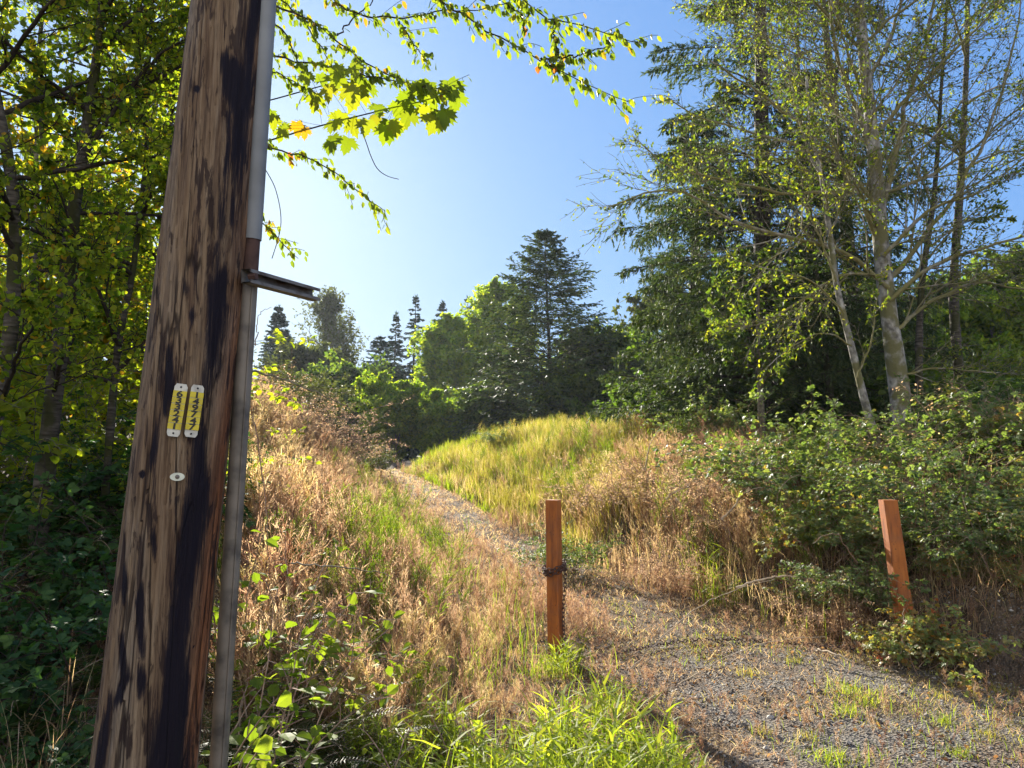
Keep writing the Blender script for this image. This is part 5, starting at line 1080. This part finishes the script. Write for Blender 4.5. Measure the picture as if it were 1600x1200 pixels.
for (px, D, sc, k, lb) in [(880, 4.35, 1.0, 0, 'tall green grass clump in front of the upright post'), (930, 4.0, 1.05, 0, 'broad-bladed grass clump right of the post, near the bottom edge'), (985, 3.8, 1.0, 1, 'bright grass clump farthest right in the foreground patch'), (850, 3.75, 1.0, 1, 'grass clump at the bottom edge left of the post'), (780, 3.9, .9, 0, 'grass clump in the foreground below the small fern'), (1010, 4.2, .8, 1, 'small green grass clump beside the gravel'), (910, 3.6, 1.0, 1, 'grass clump at the very bottom of the view'), (700, 4.3, .8, 0, 'loose grass clump left of centre in the foreground'), (640, 3.9, .7, 1, 'low grass clump among the foreground leaves'),
                           (880, 5.9, .7, 0, 'grass clump touching the foot of the upright post'), (960, 3.45, .9, 0, 'grass clump at bottom edge right of the post line'), (540, 4.6, .8, 0, 'thin green grass among the ferns'), (430, 4.9, .9, 0, 'grass clump just right of the conduit'), (480, 5.8, .9, 1, 'grass clump in the dry weeds behind the conduit'), (1100, 9.0, 1.2, 0, 'green grass clump in the middle of the dry slope, right of the post'), (1120, 8.4, 1., 1, 'green grass clump at the foot of the dry slope')]:
    x = (px - 800) / FPX * D; o = TA[k]; loc = (x, D, float(H(x, D)))
    if o.name not in used: used.add(o.name)
    else: o = o.copy(); C.objects.link(o)
    o.location = loc; o.rotation_euler = (0, 0, U(0, 6)); o.scale = (sc,) * 3; o['label'] = lb; o['group'] = ga
for i, (px, D, sc, k, w) in enumerate([(600, 4.1, .8, 0, 'between two foreground ferns'), (740, 3.45, .9, 0, 'at the bottom edge below the loose clump'), (820, 3.4, .95, 1, 'at the bottom edge below the post'), (1040, 3.7, .7, 1, 'last one toward the gravel at the bottom edge'), (560, 5.6, .8, 0, 'out in the dry weeds, left of the track'), (650, 5.0, .7, 1, 'alone in the brown litter left of the post'), (860, 3.2, 1.0, 0, 'lowest and nearest one, below the post'), (950, 5.0, .6, 1, 'small, just right of the post foot')]):
    x = (px - 800) / FPX * D; o = TA[k].copy(); C.objects.link(o); o.location = (x, D, float(H(x, D))); o.rotation_euler = (0, 0, U(0, 6)); o.scale = (sc,) * 3; o['label'] = 'green grass clump ' + w; o['group'] = ga
for (px, py, sc, k, lb) in [(1325, 1085, 1.5, 2, 'largest bright grass tuft on the gravel below the tilted post'), (1350, 1100, 1.1, 2, 'bright grass tuft touching the right side of the largest one'), (1325, 1115, 1.0, 2, 'bright grass tuft just below the largest one'), (1295, 1190, 1.3, 2, 'bright grass tuft at the bottom edge right of centre'), (1560, 1082, 1.2, 3, 'yellow flat tuft below the dark bank near the right edge'), (1475, 1130, .8, 2, 'small green tuft on the gravel right of the largest tuft'), (1260, 1155, .9, 3, 'small tuft left above the bottom-edge tuft'), (1500, 1180, .8, 2, 'small green tuft near the lower right corner'), (1470, 1090, .9, 3, 'yellowish tuft between the large tuft and the right edge'),
                            (1170, 1055, 1.2, 3, 'golden tuft on the track left of the largest tuft'), (700, 870, 1.5, 2, 'green cushion tuft in the middle of the track'), (770, 915, 1.2, 3, 'small cushion tuft left of the upright post'), (1190, 1145, .8, 3, 'small yellow tuft on the lower gravel'), (1545, 1150, .8, 3, 'small tuft near the right edge on the gravel'), (855, 1055, 2.0, 2, 'green cushion of small plants left of the upright post foot'), (1240, 1035, .9, 3, 'faint tuft at the foot of the bank')]:
    r = ray(px, py); D = 5.
    for _ in range(30): D = (float(H(r[0] / r[1] * D, D)) - EYE) / (r[2] / r[1]) * .5 + D * .5
    o = TA[k]; x = r[0] / r[1] * D
    if o.name not in used: used.add(o.name)
    else: o = o.copy(); C.objects.link(o)
    o.location = (x, D, float(H(x, D))); o.rotation_euler = (0, 0, U(0, 6)); o.scale = (sc,) * 3; o['label'] = lb; o['group'] = 'small tufts on the gravel'
for (px, D, sc, lb) in [(20, 3.4, 1.1, 'pale long grass at the lower left corner'), (80, 3.2, 1.0, 'long shaded grass left of the pole at the bottom edge'), (110, 3.9, 1.2, 'tall thin grass rising left of the pole foot')]:
    x = (px - 800) / FPX * D; o = TA[4]
    if o.name not in used: used.add(o.name)
    else: o = o.copy(); C.objects.link(o)
    o.location = (x, D, float(H(x, D))); o.rotation_euler = (0, 0, U(0, 6)); o.scale = (sc,) * 3; o['label'] = lb; o['group'] = 'long grasses by the pole foot'

# leafy shoots right of the conduit and in the foreground
SH = [make_bramble(.4, .75, 8, 'grass', 'x', nl=2, size=.055, tint=(.3, .8), name='leafy_shoot', cat='leafy shoots', tpl=BROAD), make_bramble(.35, .35, 7, 'grass', 'x', nl=2, size=.04, tint=(.3, .8), name='leafy_shoot', cat='leafy shoots', tpl=BROAD)]
for (px, D, sc, k, lb) in [(405, 3.8, 1.05, 0, 'bright yellow green shoots right against the conduit'), (470, 4.3, .9, 0, 'bright leafy shoots in front of the pink dry weeds'), (560, 4.4, .9, 1, 'small leafy shoots above the foreground ferns'), (700, 3.9, 1., 1, 'small round-leaved shoots in the foreground left of centre'), (770, 3.7, 1.1, 1, 'round-leaved shoots at the bottom near the green blades'), (620, 3.6, 1., 1, 'round-leaved shoots at the bottom edge left of centre'), (410, 3.2, .8, 0, 'dark leafy shoots at the conduit foot'), (520, 5.4, .9, 1, 'yellow leafy shoots low in the dry weeds'), (430, 3.5, 1., 0, 'leafy shoots at the conduit just below the bright ones'), (450, 4.8, 1.1, 0, 'tall leafy shoots in the dry weeds a step behind the conduit'), (520, 4.6, .9, 0, 'leafy shoots below the level bare stem'), (590, 4.9, .9, 1, 'small leafy shoots at the right end of the level bare stem'), (400, 4.6, 1.2, 0, 'tall shoots half hidden behind the conduit')]:
    x = (px - 800) / FPX * D; put(SH[k], x, D, U(0, 6), sc, lb, 'leafy shoots in the foreground')

# arching dead canes and long stems
def cane(pts, D0, D1, r, label, mat='pale_cane', name='dead_cane'):
    w = W_(pts, D0, D1); q = smoothline(w, 24); m = MB(); q[1:-1] += rng.normal(0, .004, (22, 3)); tubes(m, (q - w[0])[None], np.linspace(r, r * .35, 24)[None], 6)
    o = m.build(name, M[mat], None, True); o.location = w[0]; tag(o, label, 'dead stem', 'bare canes and stems')
for i, (a, b, c, D, w) in enumerate([((1290, 720), (1320, 650), (1380, 668), 9.0, 'arching over the brambles left of the thick alder'), ((1480, 730), (1510, 668), (1560, 690), 8.6, 'arching over the brambles right of the thick alder'), ((1210, 800), (1240, 745), (1290, 760), 8.4, 'arching out of the left end of the brambles'), ((1550, 790), (1590, 735), (1650, 745), 7.5, 'arching at the right edge of the brambles'), ((1440, 860), (1480, 820), (1530, 850), 7.0, 'bending over the bank right of the tilted post'), ((1340, 880), (1310, 835), (1270, 850), 7.1, 'bending left over the bank edge')]):
    cane([a, ((a[0] + b[0]) / 2 - 6, (a[1] + b[1]) / 2 - 8), b, ((b[0] + c[0]) / 2, (b[1] + c[1]) / 2 - 6), c], D, D - .3, .0055, 'reddish bramble cane ' + w, 'cane', 'bramble_cane')
cane([(1128, 812), (1148, 790), (1160, 772), (1180, 764), (1192, 762)], 8.6, 8.4, .014, 'thick tan cane arching to the right on the dry slope')
cane([(1008, 735), (1012, 710), (1018, 690), (1030, 672)], 11.5, 11.3, .013, 'tan cane curving upward near the top of the dry slope')
cane([(1040, 780), (1060, 765), (1080, 760)], 9.8, 9.6, .012, 'short arching tan cane left of the thick one')
cane([(1405, 1040), (1410, 1000), (1412, 950)], 6.2, 6.2, .006, 'straight pale stick in front of the tilted post foot')
cane([(1150, 918), (1190, 906), (1230, 900), (1272, 905)], 7.2, 7.0, .012, 'pale fallen cane lying at the foot of the brambles')
cane([(1270, 1015), (1300, 1020), (1335, 1036)], 6.5, 6.1, .012, 'short brown stick lying on the gravel below the brambles')
cane([(985, 1045), (1040, 990), (1090, 950), (1150, 922), (1210, 905)], 4.9, 5.6, .004, 'long thin straw stem leaning right across the track')
cane([(1060, 1070), (1150, 1020), (1220, 1000), (1290, 995)], 5.2, 5.6, .004, 'long thin straw stem low over the gravel')
cane([(392, 580), (440, 592), (500, 616), (545, 638), (572, 656)], 3.9, 4.2, .006, 'bare thorny stem slanting right from the conduit', 'twig')
cane([(400, 540), (402, 500), (412, 485), (425, 480)], 3.6, 3.6, .003, 'hooked thin stem above the bare slanting one', 'cane')
cane([(455, 880), (520, 885), (590, 893), (610, 900)], 4.0, 4.0, .005, 'bare dark stem lying level over the foreground weeds', 'twig')
cane([(395, 650), (410, 740), (418, 830), (420, 900)], 3.5, 3.5, .0035, 'thin upright brown stem right of the conduit', 'cane')

# ------------------------------------------------------------------ air
def haze():
    mb = MB(); x0, x1, y0, y1, z0, z1 = -230., 230., -40., 180., -3., 30.
    v = [(x0, y0, z0), (x1, y0, z0), (x1, y1, z0), (x0, y1, z0), (x0, y0, z1), (x1, y0, z1), (x1, y1, z1), (x0, y1, z1)]
    mb.add(v, [[3, 2, 1, 0], [4, 5, 6, 7], [0, 1, 5, 4], [1, 2, 6, 5], [2, 3, 7, 6], [3, 0, 4, 7]])
    m = bpy.data.materials.new('haze'); m.use_nodes = True; t = m.node_tree; t.nodes.remove(t.nodes['Principled BSDF'])
    pv = t.nodes.new('ShaderNodeVolumePrincipled'); pv.inputs['Color'].default_value = (.80, .88, 1, 1); pv.inputs['Density'].default_value = .0003; pv.inputs['Anisotropy'].default_value = .3
    t.links.new(pv.outputs[0], t.nodes['Material Output'].inputs['Volume'])
    tag(mb.build('haze', m), 'thin blue summer haze between the trees', 'haze', kind='stuff')
haze()
